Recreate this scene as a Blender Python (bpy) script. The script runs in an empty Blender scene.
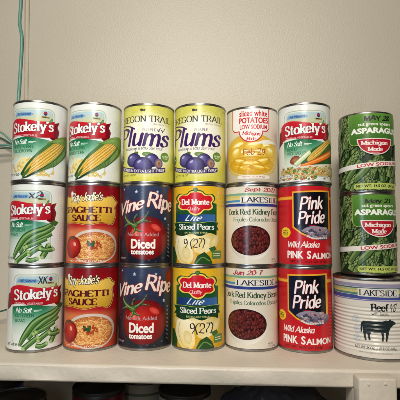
import bpy, bmesh, math, random
from math import sin, cos, pi, radians
from mathutils import Vector, Matrix
from mathutils.geometry import tessellate_polygon

scene = bpy.context.scene
COL = scene.collection

# ------------------------------------------------------------------ colours
def lin(c):
    if isinstance(c, str):
        c = tuple(int(c[i:i + 2], 16) for i in (0, 2, 4))
    out = []
    for x in c[:3]:
        x = max(0.0, min(255.0, x)) / 255.0
        out.append(x / 12.92 if x <= 0.04045 else ((x + 0.055) / 1.055) ** 2.4)
    return out

def mix(a, b, t):
    t = max(0.0, min(1.0, t))
    return tuple(p + (q - p) * t for p, q in zip(a, b))

def ramp(stops):
    """stops: [(t, rgb255)] -> f(t)"""
    def f(t):
        if t <= stops[0][0]: return stops[0][1]
        for (t0, c0), (t1, c1) in zip(stops, stops[1:]):
            if t <= t1: return mix(c0, c1, (t - t0) / (t1 - t0 + 1e-9))
        return stops[-1][1]
    return f

def vgrad(v0, v1, c0, c1):
    return lambda x, y: mix(c0, c1, (y - v0) / (v1 - v0))

# ------------------------------------------------------------------ skeleton lettering
# every glyph: advance, strokes; L = straight polyline, C = smooth curve.  cap height 1, x height .66
G = {
 'A': (.74, ['L0,0 .37,1', 'L.37,1 .74,0', 'L.14,.34 .6,.34']),
 'B': (.64, ['L.08,0 .08,1', 'C.08,1 .36,1 .53,.9 .53,.65 .38,.53 .08,.53', 'C.08,.53 .4,.53 .6,.42 .6,.13 .42,0 .08,0']),
 'C': (.7, ['C.64,.8 .5,.97 .35,1 .12,.85 .03,.5 .12,.15 .35,0 .52,.04 .66,.22']),
 'D': (.72, ['L.08,0 .08,1', 'C.08,1 .38,1 .6,.84 .67,.5 .6,.16 .38,0 .08,0']),
 'E': (.57, ['L.08,0 .08,1', 'L.08,1 .54,1', 'L.08,.53 .44,.53', 'L.08,0 .57,0']),
 'F': (.56, ['L.08,0 .08,1', 'L.08,1 .54,1', 'L.08,.53 .44,.53']),
 'G': (.74, ['C.64,.82 .5,.97 .35,1 .12,.85 .03,.5 .12,.15 .35,0 .54,.04 .64,.14', 'L.65,.03 .65,.42', 'L.42,.42 .7,.42']),
 'H': (.74, ['L.1,0 .1,1', 'L.64,0 .64,1', 'L.1,.52 .64,.52']),
 'I': (.3, ['L.15,0 .15,1']),
 'J': (.42, ['C.3,1 .3,.3 .26,.06 .12,0 .02,.12']),
 'K': (.7, ['L.08,0 .08,1', 'L.6,1 .1,.42', 'L.28,.6 .66,0']),
 'L': (.58, ['L.08,0 .08,1', 'L.08,0 .55,0']),
 'M': (.88, ['L.1,0 .1,1', 'L.1,1 .44,.1', 'L.44,.1 .78,1', 'L.78,1 .78,0']),
 'N': (.76, ['L.1,0 .1,1', 'L.1,1 .66,0', 'L.66,0 .66,1']),
 'O': (.78, ['C.39,1 .14,.88 .04,.5 .14,.12 .39,0 .64,.12 .74,.5 .64,.88 .39,1']),
 'P': (.62, ['L.08,0 .08,1', 'C.08,1 .38,1 .56,.9 .57,.72 .5,.54 .36,.47 .08,.47']),
 'Q': (.78, ['C.39,1 .14,.88 .04,.5 .14,.12 .39,0 .64,.12 .74,.5 .64,.88 .39,1', 'L.44,.22 .74,-.12']),
 'R': (.68, ['L.08,0 .08,1', 'C.08,1 .38,1 .56,.9 .57,.74 .5,.57 .36,.5 .08,.5', 'L.32,.5 .66,0']),
 'S': (.58, ['C.5,.82 .38,.98 .24,1 .08,.88 .1,.66 .3,.53 .48,.4 .52,.18 .36,.01 .18,.01 .05,.18']),
 'T': (.66, ['L.02,1 .64,1', 'L.33,1 .33,0']),
 'U': (.74, ['C.1,1 .1,.32 .2,.05 .37,0 .54,.05 .64,.32 .64,1']),
 'V': (.72, ['L.02,1 .36,0', 'L.36,0 .7,1']),
 'W': (1.0, ['L.02,1 .27,0', 'L.27,0 .5,.9', 'L.5,.9 .73,0', 'L.73,0 .98,1']),
 'X': (.7, ['L.04,1 .66,0', 'L.66,1 .04,0']),
 'Y': (.7, ['L.02,1 .35,.46', 'L.68,1 .35,.46', 'L.35,.46 .35,0']),
 'Z': (.62, ['L.05,1 .57,1', 'L.57,1 .05,0', 'L.05,0 .58,0']),
 'a': (.54, ['C.44,.52 .3,.66 .11,.56 .05,.3 .12,.05 .26,0 .4,.12 .45,.3', 'L.46,.66 .46,.0']),
 'b': (.52, ['L.08,1 .08,0', 'C.08,.45 .26,.66 .43,.56 .48,.33 .42,.08 .27,0 .08,.15']),
 'c': (.48, ['C.44,.52 .3,.66 .12,.58 .05,.33 .12,.08 .28,0 .46,.15']),
 'd': (.54, ['C.46,.46 .3,.66 .11,.56 .05,.3 .12,.06 .26,0 .4,.08 .46,.22', 'L.46,1 .46,0']),
 'e': (.5, ['C.06,.34 .26,.36 .44,.38 .42,.58 .28,.66 .11,.57 .05,.33 .12,.08 .28,0 .46,.14']),
 'f': (.34, ['C.36,.92 .27,1 .16,.92 .14,.7 .14,.3 .14,0', 'L.02,.64 .3,.64']),
 'g': (.54, ['C.45,.5 .3,.66 .11,.56 .05,.32 .12,.08 .26,.02 .4,.12 .45,.28', 'C.46,.66 .46,.2 .45,-.12 .36,-.3 .18,-.3 .06,-.18']),
 'h': (.54, ['L.08,1 .08,0', 'C.08,.4 .22,.63 .38,.63 .46,.46 .46,.2 .46,0']),
 'i': (.24, ['L.12,.66 .12,0', 'L.12,.86 .12,.96']),
 'j': (.24, ['C.14,.66 .14,0 .1,-.24 -.04,-.28', 'L.14,.86 .14,.96']),
 'k': (.5, ['L.08,1 .08,0', 'L.44,.66 .1,.27', 'L.22,.4 .48,0']),
 'l': (.24, ['L.12,1 .12,0']),
 'm': (.84, ['L.08,.66 .08,0', 'C.08,.4 .2,.63 .34,.63 .41,.46 .42,.2 .42,0', 'C.42,.4 .54,.63 .68,.63 .75,.46 .76,.2 .76,0']),
 'n': (.54, ['L.08,.66 .08,0', 'C.08,.4 .22,.63 .38,.63 .46,.46 .46,.2 .46,0']),
 'o': (.54, ['C.27,.66 .1,.56 .05,.33 .1,.1 .27,0 .44,.1 .49,.33 .44,.56 .27,.66']),
 'p': (.54, ['L.08,.66 .08,-.3', 'C.08,.45 .26,.66 .43,.56 .48,.33 .42,.08 .27,0 .08,.15']),
 'r': (.4, ['L.08,.66 .08,0', 'C.08,.38 .18,.58 .36,.63']),
 's': (.44, ['C.38,.54 .26,.66 .12,.62 .07,.48 .2,.36 .36,.26 .38,.1 .24,0 .12,.01 .04,.13']),
 't': (.36, ['C.16,.9 .15,.6 .15,.22 .2,.03 .34,.06', 'L.02,.64 .32,.64']),
 'u': (.54, ['C.08,.66 .08,.26 .14,.03 .3,.02 .44,.2', 'L.46,.66 .46,0']),
 'v': (.5, ['L.03,.66 .25,0', 'L.25,0 .47,.66']),
 'w': (.74, ['L.03,.66 .2,0', 'L.2,0 .37,.58', 'L.37,.58 .54,0', 'L.54,0 .71,.66']),
 'x': (.5, ['L.04,.66 .46,0', 'L.46,.66 .04,0']),
 'y': (.5, ['L.04,.66 .26,.03', 'L.48,.66 .18,-.3']),
 'z': (.46, ['L.05,.66 .41,.66', 'L.41,.66 .05,0', 'L.05,0 .43,0']),
 '0': (.58, ['C.29,1 .12,.88 .05,.5 .12,.12 .29,0 .46,.12 .53,.5 .46,.88 .29,1']),
 '1': (.36, ['L.06,.8 .2,1', 'L.2,1 .2,0']),
 '2': (.56, ['C.06,.78 .16,.97 .32,1 .48,.88 .46,.66 .28,.34 .05,0', 'L.05,0 .52,0']),
 '3': (.54, ['C.06,.9 .24,1 .44,.9 .42,.62 .22,.52', 'C.22,.52 .46,.46 .48,.16 .28,0 .05,.1']),
 '4': (.56, ['L.4,0 .4,1', 'L.4,1 .04,.3', 'L.04,.3 .54,.3']),
 '5': (.54, ['L.46,1 .1,1', 'L.1,1 .08,.56', 'C.08,.56 .3,.64 .48,.48 .46,.12 .26,0 .05,.1']),
 '7': (.5, ['L.04,1 .48,1', 'C.48,1 .3,.6 .2,.3 .17,0']),
 '8': (.54, ['C.27,1 .1,.92 .1,.68 .27,.52 .46,.36 .46,.08 .27,0 .08,.08 .08,.36 .27,.52 .44,.68 .44,.92 .27,1']),
 '9': (.54, ['C.46,.7 .38,.5 .2,.46 .06,.6 .08,.9 .26,1 .44,.92 .47,.66 .44,.3 .36,0']),
 "'": (.2, ['L.12,1 .08,.76']),
 '.': (.2, ['L.1,0 .1,.07']),
 '%': (.8, ['C.2,1 .08,.8 .2,.6 .32,.8 .2,1', 'C.6,.4 .48,.2 .6,0 .72,.2 .6,.4', 'L.66,1 .14,0']),
 '/': (.4, ['L.04,-.05 .36,1.02']),
 '(': (.3, ['C.26,1.08 .1,.8 .06,.45 .12,.1 .26,-.16']),
 ')': (.3, ['C.04,1.08 .2,.8 .24,.45 .18,.1 .04,-.16']),
 '~': (.7, ['C.02,.55 .2,.35 .3,.15', 'C.3,.15 .45,.6 .68,1.0']),     # a tick
 '-': (.4, ['L.04,.4 .36,.4']),
}

def catmull(p, n=6, closed=False):
    out = []
    m = len(p)
    for i in range(m - 1):
        p1, p2 = p[i], p[i + 1]
        if closed:
            p0 = p[i - 1] if i > 0 else p[m - 2]
            p3 = p[i + 2] if i + 2 < m else p[1]
        else:
            p0 = p[i - 1] if i > 0 else tuple(2 * a - b for a, b in zip(p1, p2))
            p3 = p[i + 2] if i + 2 < m else tuple(2 * a - b for a, b in zip(p2, p1))
        for k in range(n):
            t = k / n
            out.append(tuple(0.5 * (2 * b + (c - a) * t + (2 * a - 5 * b + 4 * c - d) * t * t + (3 * b - a - 3 * c + d) * t ** 3)
                             for a, b, c, d in zip(p0, p1, p2, p3)))
    out.append(tuple(p[-1]))
    return out

def ribbon_polys(pts, width, cap=0):
    """quads along pts; width: f(t, angle) -> full width"""
    n = len(pts)
    L, Rr = [], []
    for i in range(n):
        a = pts[max(0, i - 1)]; b = pts[min(n - 1, i + 1)]
        dx, dy = b[0] - a[0], b[1] - a[1]
        l = math.hypot(dx, dy) or 1e-9
        w = width(i / max(1, n - 1), math.atan2(dy, dx)) * .5
        nx, ny = -dy / l * w, dx / l * w
        L.append((pts[i][0] + nx, pts[i][1] + ny)); Rr.append((pts[i][0] - nx, pts[i][1] - ny))
    return [[L[i], Rr[i], Rr[i + 1], L[i + 1]] for i in range(n - 1)]

def disc(cx, cy, r, n=8, ry=None):
    ry = r if ry is None else ry
    return [(cx + r * cos(2 * pi * k / n), cy + ry * sin(2 * pi * k / n)) for k in range(n)]

def stroke_text(s, thick=.16, thin=.06, serif=0.0, slant=0.0, track=0.04, nib=0.0, round_=True, wobble=0, seed=1, rise=0.0, grow=0.0):
    """-> list of pieces; each piece is a list of polygons (unit cap height)"""
    rng = random.Random(seed)
    thick += grow; thin += grow
    pieces, x = [], 0.0
    def wd(t, a):
        return thin + (thick - thin) * abs(sin(a - nib))
    for ch in s:
        if ch == ' ':
            x += .34; continue
        adv, strokes = G[ch]
        dy = rng.uniform(-wobble, wobble)
        new = []
        for st in strokes:
            pts = [tuple(float(v) for v in q.split(',')) for q in st[1:].split(' ')]
            straight = st[0] == 'L'
            if wobble:
                pts = [(a + rng.uniform(-wobble, wobble), b + rng.uniform(-wobble, wobble)) for a, b in pts]
            closed = abs(pts[0][0] - pts[-1][0]) + abs(pts[0][1] - pts[-1][1]) < 1e-6
            if not straight:
                pts = catmull(pts, 5, closed)
            new.append(ribbon_polys(pts, wd))
            if serif and straight:
                (ax, ay), (bx, by) = pts[0], pts[-1]
                if abs(by - ay) > .2 and abs(by - ay) > abs(bx - ax) * .6:
                    for (px, py) in (pts[0], pts[-1]):
                        for lvl in (0, .66, 1, -.3):
                            skip = (ch == 'A' and py > .9) or (ch in 'VWvwy' and -.02 < py < .11) or (ch == 'M' and .05 < py < .2) or (ch == 'N' and py < .1 and px > .5)
                            if abs(py - lvl) < .02 and not skip:
                                hh = max(thin * 1.15, .06)
                                lf = thick * .5 + serif
                                rt = thick * .5 if (ch in 'bdhklmnpriu' and lvl > .5) else lf
                                yy = py - hh + grow * .5 if lvl > .3 else py - grow * .5
                                new.append([[(px - lf, yy), (px + rt, yy), (px + rt, yy + hh), (px - lf, yy + hh)]])
                elif ch in 'EFLTZ' and abs(by - ay) < .05 and ay not in (.53,):
                    hh = max(thin * 1.15, .06); tk = thin * 1.3
                    for (px, py) in ((pts[0], pts[-1]) if ch == 'T' else (pts[-1],)):
                        y0, y1 = (py - .2, py) if py > .5 else (py, py + .22)
                        new.append([[(px - tk * .5, y0), (px + tk * .5, y0), (px + tk * .5, y1), (px - tk * .5, y1)]])
            elif serif and ch in 'CGSsc':
                px, py = pts[0]
                new.append([[(px - thick * .3, py - .1), (px + thick * .3, py - .1), (px + thick * .3, py + .12), (px - thick * .3, py + .12)]])
            if round_ and not closed:
                for i, j, t in ((0, 1, 0), (-1, -2, 1)):
                    a = math.atan2(pts[j][1] - pts[i][1], pts[j][0] - pts[i][0])
                    new.append([disc(pts[i][0], pts[i][1], wd(t, a) * .5)])
        pieces += [[[(a + x + slant * b, b + dy + rise * (a + x)) for a, b in pl] for pl in pc] for pc in new]
        x += adv + track
    return pieces

def sans_text(s, bold=0.0, shear=0.0, space=1.0):
    over = bold; bold = min(bold, .012)
    cu = bpy.data.curves.new('lettering', 'FONT')
    cu.body = s; cu.offset = bold; cu.shear = shear; cu.resolution_u = 3; cu.space_character = space
    o = bpy.data.objects.new('lettering', cu)
    COL.objects.link(o)
    bpy.context.view_layer.update()
    me = bpy.data.meshes.new_from_object(o.evaluated_get(bpy.context.evaluated_depsgraph_get()))
    polys = [[tuple(me.vertices[i].co[:2]) for i in p.vertices] for p in me.polygons]
    bpy.data.objects.remove(o); bpy.data.curves.remove(cu); bpy.data.meshes.remove(me)
    d = (over - bold) * .8
    if d > .002:
        return [[[(x + ox * d, y + oy * d) for x, y in pl] for pl in polys] for ox, oy in ((-1, 0), (1, 0), (0, .7), (0, -.7), (0, 0))]
    return [polys]

# ------------------------------------------------------------------ printed paper: shapes stacked on an unrolled label
STEP = 0.008          # mm between printed layers
class Art:
    def __init__(self, R=36.5, v0=2.9, v1=108.7, rib=None, ystep=4.0, layer0=0):
        self.R, self.v0, self.v1, self.rib = R, v0, v1, rib
        self.boxes = []; self.layers = []
        self.V, self.F, self.C = [], [], []
        self.dx = R * radians(3.0)
        self.ystep = ystep
        self.layer0 = layer0
        self.clipv = True
    def _layer(self, bb):
        l = self.layer0
        x0, y0, x1, y1 = bb
        for (a, b, c, d), k in zip(self.boxes, self.layers):
            if k >= l and a < x1 and c > x0 and b < y1 and d > y0:
                l = k + 1
        self.boxes.append(bb); self.layers.append(l)
        return l
    @staticmethod
    def _cut(poly, ax, lo, hi):
        for (lim, sgn) in ((lo, 1), (hi, -1)):
            out = []
            n = len(poly)
            for i in range(n):
                p, q = poly[i], poly[(i + 1) % n]
                a, b = (p[ax] - lim) * sgn, (q[ax] - lim) * sgn
                if a >= 0: out.append(p)
                if (a > 0 and b < 0) or (a < 0 and b > 0):
                    t = a / (a - b)
                    out.append(tuple(u + (w - u) * t for u, w in zip(p, q)))
            poly = out
            if len(poly) < 3: return []
        return poly
    def _emit(self, poly, col, lay, ygrid):
        # poly: convex, vertices (x, y[, r, g, b])
        if self.clipv:
            poly = self._cut(poly, 1, self.v0, self.v1)
            if not poly: return
        xs = [p[0] for p in poly]
        i0, i1 = math.floor(min(xs) / self.dx + 1e-6), math.ceil(max(xs) / self.dx - 1e-6)
        for i in range(i0, max(i1, i0 + 1)):
            pc = self._cut(poly, 0, i * self.dx, (i + 1) * self.dx) if i1 - i0 > 1 else poly
            if not pc: continue
            if ygrid:
                ys = [p[1] for p in pc]
                j0, j1 = math.floor(min(ys) / ygrid), math.ceil(max(ys) / ygrid)
                parts = [self._cut(pc, 1, j * ygrid, (j + 1) * ygrid) for j in range(j0, max(j1, j0 + 1))] if j1 - j0 > 1 else [pc]
            else:
                parts = [pc]
            for pp in parts:
                if len(pp) < 3: continue
                b = len(self.V)
                for p in pp:
                    self.V.append((p[0], p[1], lay))
                    self.C.append(lin(p[2:5]) if len(p) > 2 else lin(col(p[0], p[1])) if callable(col) else col)
                self.F.append(tuple(range(b, b + len(pp))))
    def shape(self, pieces, col):
        """pieces: list of pieces (each a list of convex polys); one painted shape"""
        xs = [p[0] for pc in pieces for pl in pc for p in pl]; ys = [p[1] for pc in pieces for pl in pc for p in pl]
        if not xs: return
        l = self._layer((min(xs), min(ys), max(xs), max(ys)))
        c = col if callable(col) else lin(col)
        yg = self.ystep if (callable(col) or self.rib) else 0
        if self.rib: yg = .5
        for k, pc in enumerate(pieces):
            for pl in pc:
                self._emit(pl, c, l + (k % 5) * .18, yg)
    def poly(self, pts, col):
        tris = tessellate_polygon([[Vector((x, y, 0)) for x, y in pts]])
        self.shape([[[pts[i] for i in t] for t in tris]], col)
    def rect(self, x0, y0, x1, y1, col):
        self.shape([[[(x0, y0), (x1, y0), (x1, y1), (x0, y1)]]], col)
    def rrect(self, x0, y0, x1, y1, r, col):
        pts = []
        for cx, cy, a0 in ((x1 - r, y1 - r, 0), (x0 + r, y1 - r, 90), (x0 + r, y0 + r, 180), (x1 - r, y0 + r, 270)):
            pts += [(cx + r * cos(radians(a0 + k * 18)), cy + r * sin(radians(a0 + k * 18))) for k in range(6)]
        self.shape([[pts]], col)
    def ell(self, cx, cy, rx, ry, col, rot=0, inner=None, off=(0, 0), n=22, a0=0, a1=360):
        """ellipse; inner = colour at a shifted centre (printed roundness of the picture)"""
        c, s = cos(rot), sin(rot)
        full = a1 - a0 >= 360
        ring = []
        m = n if full else n + 1
        for k in range(m):
            a = radians(a0 + (a1 - a0) * k / n)
            x, y = rx * cos(a), ry * sin(a)
            ring.append((cx + x * c - y * s, cy + x * s + y * c))
        if inner is None:
            self.shape([[ring]], col); return
        ox, oy = cx + off[0] * rx, cy + off[1] * ry
        pls = []
        for k in range(len(ring) if full else len(ring) - 1):
            p, q = ring[k], ring[(k + 1) % len(ring)]
            mp = ((p[0] + ox) / 2, (p[1] + oy) / 2); mq = ((q[0] + ox) / 2, (q[1] + oy) / 2)
            mc = mix(inner, col, .42)
            pls.append([p + tuple(col), q + tuple(col), mq + tuple(mc)])
            pls.append([p + tuple(col), mq + tuple(mc), mp + tuple(mc)])
            pls.append([mp + tuple(mc), mq + tuple(mc), (ox, oy) + tuple(inner)])
        self.shape([pls], (0, 0, 0))
    def ribbon(self, pts, w, col, smooth=True, taper=None):
        p = catmull(pts, 5) if smooth else pts
        f = (lambda t, a: w * taper(t)) if taper else (lambda t, a: w)
        self.shape([ribbon_polys(p, f)], col)
    def tube(self, pts, w, dark, mid, light, taper=None):
        """a printed bean, stalk or strand: dark edge, body, light stripe"""
        self.ribbon(pts, w, dark, taper=taper)
        self.ribbon(pts, w * .72, mid, taper=taper)
        self.ribbon([(x - w * .1, y + w * .12) for x, y in pts], w * .26, light, taper=taper)
    def text(self, pieces, box, col, outline=None, warp=None, outl_pieces=None):
        xs = [p[0] for pc in pieces for pl in pc for p in pl]; ys = [p[1] for pc in pieces for pl in pc for p in pl]
        a, b, c, d = min(xs), min(ys), max(xs), max(ys)
        x0, y0, x1, y1 = box
        def f(p):
            X = x0 + (p[0] - a) / (c - a) * (x1 - x0); Y = y0 + (p[1] - b) / (d - b) * (y1 - y0)
            return warp(X, Y) if warp else (X, Y)
        if outline and outl_pieces:
            self.shape([[[f(p) for p in pl] for pl in pc] for pc in outl_pieces], outline)
        self.shape([[[f(p) for p in pl] for pl in pc] for pc in pieces], col)
    def build(self, name, mat, base=0.0, parent=None):
        R0 = self.R + base
        vs, ns = [None] * len(self.V), [None] * len(self.V)
        ribs = {}
        def rib_at(v):
            g = .5; k = math.floor(v / g)
            for j in (k, k + 1):
                if j not in ribs: ribs[j] = self.rib(j * g)
            t = v / g - k
            return tuple(a + (b - a) * t for a, b in zip(ribs[k], ribs[k + 1]))
        d = radians(3.0)
        for f in self.F:
            cu = sum(self.V[i][0] for i in f) / len(f) / self.R
            mid = (math.floor(cu / d) + .5) * d
            for i in f:
                u, v, l = self.V[i]
                r = R0 + l * STEP; sl = 0.0
                if self.rib:
                    dr, sl = rib_at(v); r += dr
                ph = u / self.R
                rc = r * cos(d / 2) / cos(max(-d / 2, min(d / 2, ph - mid)))
                vs[i] = ((rc * sin(ph) * .001, -rc * cos(ph) * .001, v * .001))
                ns[i] = (Vector((sin(ph), -cos(ph), -sl)).normalized())
        me = bpy.data.meshes.new(name)
        me.from_pydata(vs, [], self.F)
        at = me.color_attributes.new('Print', 'FLOAT_COLOR', 'POINT')
        flat = []
        for c in self.C: flat += [c[0], c[1], c[2], 1.0]
        at.data.foreach_set('color', flat)
        me.shade_smooth()
        me.update()
        # make every face look outwards
        me.normals_split_custom_set_from_vertices(ns)
        me.materials.append(mat)
        return me

def fix_winding(art):
    F = []
    for f in art.F:
        a, b, c = (art.V[i] for i in (f[0], f[1], f[2]))
        s = 0.0
        for i in range(len(f)):
            p, q = art.V[f[i]], art.V[f[(i + 1) % len(f)]]
            s += p[0] * q[1] - q[0] * p[1]
        F.append(f if s >= 0 else tuple(reversed(f)))
    art.F = F

def reader(L, R, T, B, rot, yh, Rm=36.5, H=111.6, D=610):
    """a point measured on the front view of a can -> (u, v) in mm on its unrolled paper"""
    def q(x, y):
        f = (x - (L + R) / 2) / ((R - L) / 2) * 1.012
        f = max(-.995, min(.995, f))
        ph = math.asin(f)
        yc = yh - (yh - y) * (D - Rm * cos(ph)) / (D - Rm)
        return Rm * (ph - rot), H * (1 - (yc - T) / (B - T))
    def box(x0, y0, x1, y1):
        a, b = q(x0, (y0 + y1) / 2), q(x1, (y0 + y1) / 2)
        s = H / (B - T); m = q((x0 + x1) / 2, (y0 + y1) / 2)[1]
        hh = (y1 - y0) / 2 * s
        return (a[0], m - hh, b[0], m + hh)
    q.box = box
    q.s = H / (B - T)
    return q

# ------------------------------------------------------------------ the printed labels
WHITE = (236, 234, 226)

def T_sans(s, bold=.02, shear=0): return sans_text(s, bold, shear)
def T_serif(s, thick=.17, thin=.07, serif=.08, **k): return stroke_text(s, thick, thin, serif, round_=False, **k)
def T_script(s, thick=.2, thin=.1, slant=.22, track=-.02, nib=.5, **k): return stroke_text(s, thick, thin, 0, slant, track, nib, **k)

def base_paper(A, col):
    hw = pi * A.R - .01
    A.rect(-hw, A.v0, hw, A.v1, col)

def outlined(A, maker, box, col, out, grow=.12, warp=None):
    A.text(maker(0), box, col, outline=out, outl_pieces=None, warp=warp) if not out else None
    if out:
        core, fat = maker(0), maker(grow)
        xs = [p[0] for pc in core for pl in pc for p in pl]; ys = [p[1] for pc in core for pl in pc for p in pl]
        a, b, c, d = min(xs), min(ys), max(xs), max(ys)
        x0, y0, x1, y1 = box
        def f(p):
            X = x0 + (p[0] - a) / (c - a) * (x1 - x0); Y = y0 + (p[1] - b) / (d - b) * (y1 - y0)
            return warp(X, Y) if warp else (X, Y)
        A.shape([[[f(p) for p in pl] for pl in pc] for pc in fat], out)
        A.shape([[[f(p) for p in pl] for pl in pc] for pc in core], col)

def small_print(A, box, col, text, bold=.03):
    A.text(T_sans(text, bold), box, col)

def nos_header(A, lines, green=True):
    """white vegetable label: badge, wavy red banner with the maker's name, green panel with the contents"""
    q = reader(22, 272, 8, 388, -.015, -128)
    base_paper(A, lambda x, y: mix((232, 232, 226), (222, 230, 222), (y - 3) / 100 if y < 60 else .3))
    # faint silver-green frame round the front panel
    x0, yt = q(52, 44); x1, yb = q(240, 345)
    A.rrect(x0 - .8, yb, x1 + .8, yt + .8, 9, (176, 190, 160))
    A.rrect(x0 + .4, yb + 1, x1 - .4, yt - .4, 8, (228, 232, 226))
    # badge window with blue ribbon, meadow and barn mark
    x0, yt = q(60, 50); x1, yb = q(236, 108)
    A.rrect(x0, yb, x1, yt, 6, (190, 208, 205))
    A.rrect(x0 + 1, yb + 1, x1 - 1, yt - 1, 5, lambda x, y: mix((206, 200, 150), (178, 205, 214), (y - yb) / (yt - yb) * 1.2 - .1))
    x0, yt = q(64, 62); x1, yb = q(160, 84)
    A.poly([(x0, yb + 1), (x0 + 3, yt), (x1 - 5, yt - .5), (x1, (yt + yb) / 2), (x1 - 6, yb)], (120, 165, 205))
    A.text(T_sans('All Natural', .02, .2), q.box(76, 66, 144, 79), (30, 60, 130))
    a, b, c, d = q.box(196, 56, 216, 78)
    A.ell((a + c) / 2, (b + d) / 2, 2.6, 2.9, (40, 55, 110))
    A.rect(a + 1, (b + d) / 2 - .4, c - 1, d - 1.6, (196, 40, 45))
    A.rect(a - 1.5, b - 3.2, c + 2, b - .6, (150, 140, 70))
    A.rect(a - .5, b - 2.4, c - 2, b - 1.2, (60, 45, 50))
    # banner
    red, dred = (190, 24, 40), (112, 12, 28)
    top = [q(x, y) for x, y in ((38, 104), (52, 92), (80, 90), (110, 96), (150, 104), (190, 106), (222, 100), (240, 96))]
    bot = [q(x, y) for x, y in ((240, 168), (222, 176), (190, 182), (150, 184), (110, 178), (80, 172), (52, 172), (38, 178))]
    # folded tails
    A.poly([q(240, 104), q(256, 92), q(250, 118), q(256, 138), q(252, 170), q(238, 186), q(226, 178)], dred)
    A.poly([q(38, 118), q(30, 128), q(28, 196), q(44, 180)], dred)
    yb0 = q(150, 184)[1]; yt0 = q(150, 96)[1]
    A.poly(catmull(top, 4) + catmull(bot, 4), lambda x, y: mix((168, 16, 32), (206, 34, 48), (y - yb0) / (yt0 - yb0)))
    up = lambda X, Y: (X, Y + .055 * X)
    bx = q.box(54, 106, 238, 168)
    mk = lambda g: stroke_text("Stokely's", .2, .085, .05, track=.05, round_=False, grow=g)
    outlined(A, mk, bx, (246, 244, 240), (70, 8, 20), .07, warp=up)
    lf = q(236, 92)
    A.ell(lf[0] - 3, lf[1] - 1, 1.6, 3.4, (70, 120, 60), rot=-.4, inner=(130, 170, 90))
    A.text(T_sans('ORIGINAL VEGETABLES', .01), q.box(58, 169, 176, 178), (236, 196, 198), warp=lambda X, Y: (X, Y - .02 * X))
    # green panel fading to paper
    x0, yt = q(50, 181); x1, yb = q(240, 300)
    paper = (222, 230, 222)
    g = ramp([(0, paper), (.3, (200, 218, 204)), (.62, (118, 176, 142)), (.85, (50, 132, 92)), (1, (26, 108, 70))])
    A.ystep = 2.5
    def gcol(x, y):
        c = g((y - yb) / (yt - yb))
        e = max(0, (x - x0) / (x1 - x0) - .6) * 2.0
        return mix(c, paper, min(1, e) ** 1.5)
    A.poly([(x0, yb), (x1, yb)] + catmull([(x1, yt - 2), ((x0 + x1) / 2 + 6, yt + 1.5), ((x0 + x1) / 2 - 6, yt + 2.5), (x0, yt)], 4), gcol)
    A.text(T_script('No Salt', .15, .07), q.box(64, 189, 132, 212), (248, 250, 246))
    A.rect(*q.box(138, 202, 172, 205), (214, 232, 220))
    A.rect(*q.box(138, 207, 160, 209), (214, 232, 220))
    for k, ln in enumerate(lines):
        A.text(T_serif(ln, .15, .07, .06, track=.05), q.box(62, 217 + 20 * k, 62 + 8.6 * len(ln), 232 + 20 * k), (18, 92, 62))
    A.text(T_sans('NET WT 15 OZ', .03), q.box(34, 340, 96, 352), (40, 50, 45))
    rs = random.Random(1)
    for side, n in ((46, 26), (-60, 22)):      # fine print down the sides, too small to read
        for k in range(n):
            w = rs.uniform(7, 12)
            A.rect(side, 88 - 2.6 * k, side + w, 88.5 - 2.6 * k, (196, 200, 194))
    A.rect(43, 8, 43.3, 100, (206, 210, 204))
    return q

def label_green_beans():
    A = Art(ystep=5); rnd = random.Random(3)
    q = nos_header(A, ['CUT GREEN', 'BEANS'])
    dk, md, lt = (34, 70, 34), (78, 122, 60), (140, 174, 104)
    def bean(pts, w, taper=None):
        A.tube([q(*p) for p in pts], w, dk, md, lt, taper)
    pod = lambda t: .25 + .9 * math.sin(pi * min(1, max(0, t * .94 + .03))) ** .55
    A.ribbon([q(x, y) for x, y in ((120, 352), (180, 340), (250, 332))], 9, (214, 220, 206))
    bean([(248, 186), (222, 214), (180, 236), (140, 262), (104, 312), (84, 352)], 8.2, pod)
    bean([(252, 200), (224, 232), (190, 252), (150, 286), (118, 330)], 7.6, pod)
    bean([(244, 232), (200, 268), (150, 300)], 6.6)
    bean([(228, 258), (180, 288), (140, 306)], 6.2)
    bean([(214, 292), (176, 322), (160, 338)], 7)
    bean([(236, 284), (228, 312), (214, 344)], 7.6)
    bean([(250, 300), (226, 310), (205, 306)], 6.4)
    bean([(158, 322), (122, 350), (100, 368)], 7)
    bean([(196, 352), (172, 362), (150, 358)], 6)
    for x, y in ((150, 300), (140, 306), (160, 338), (214, 344), (100, 368), (196, 352), (236, 284), (158, 322), (206, 306), (250, 300)):
        u, v = q(x, y)
        A.ell(u, v, 2.1, 2.9, (120, 158, 82), rot=.6, inner=(196, 212, 150), n=12)
    A.poly([q(236, 190), q(250, 170), q(262, 178), q(254, 198)], (56, 96, 44))
    return A

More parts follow.
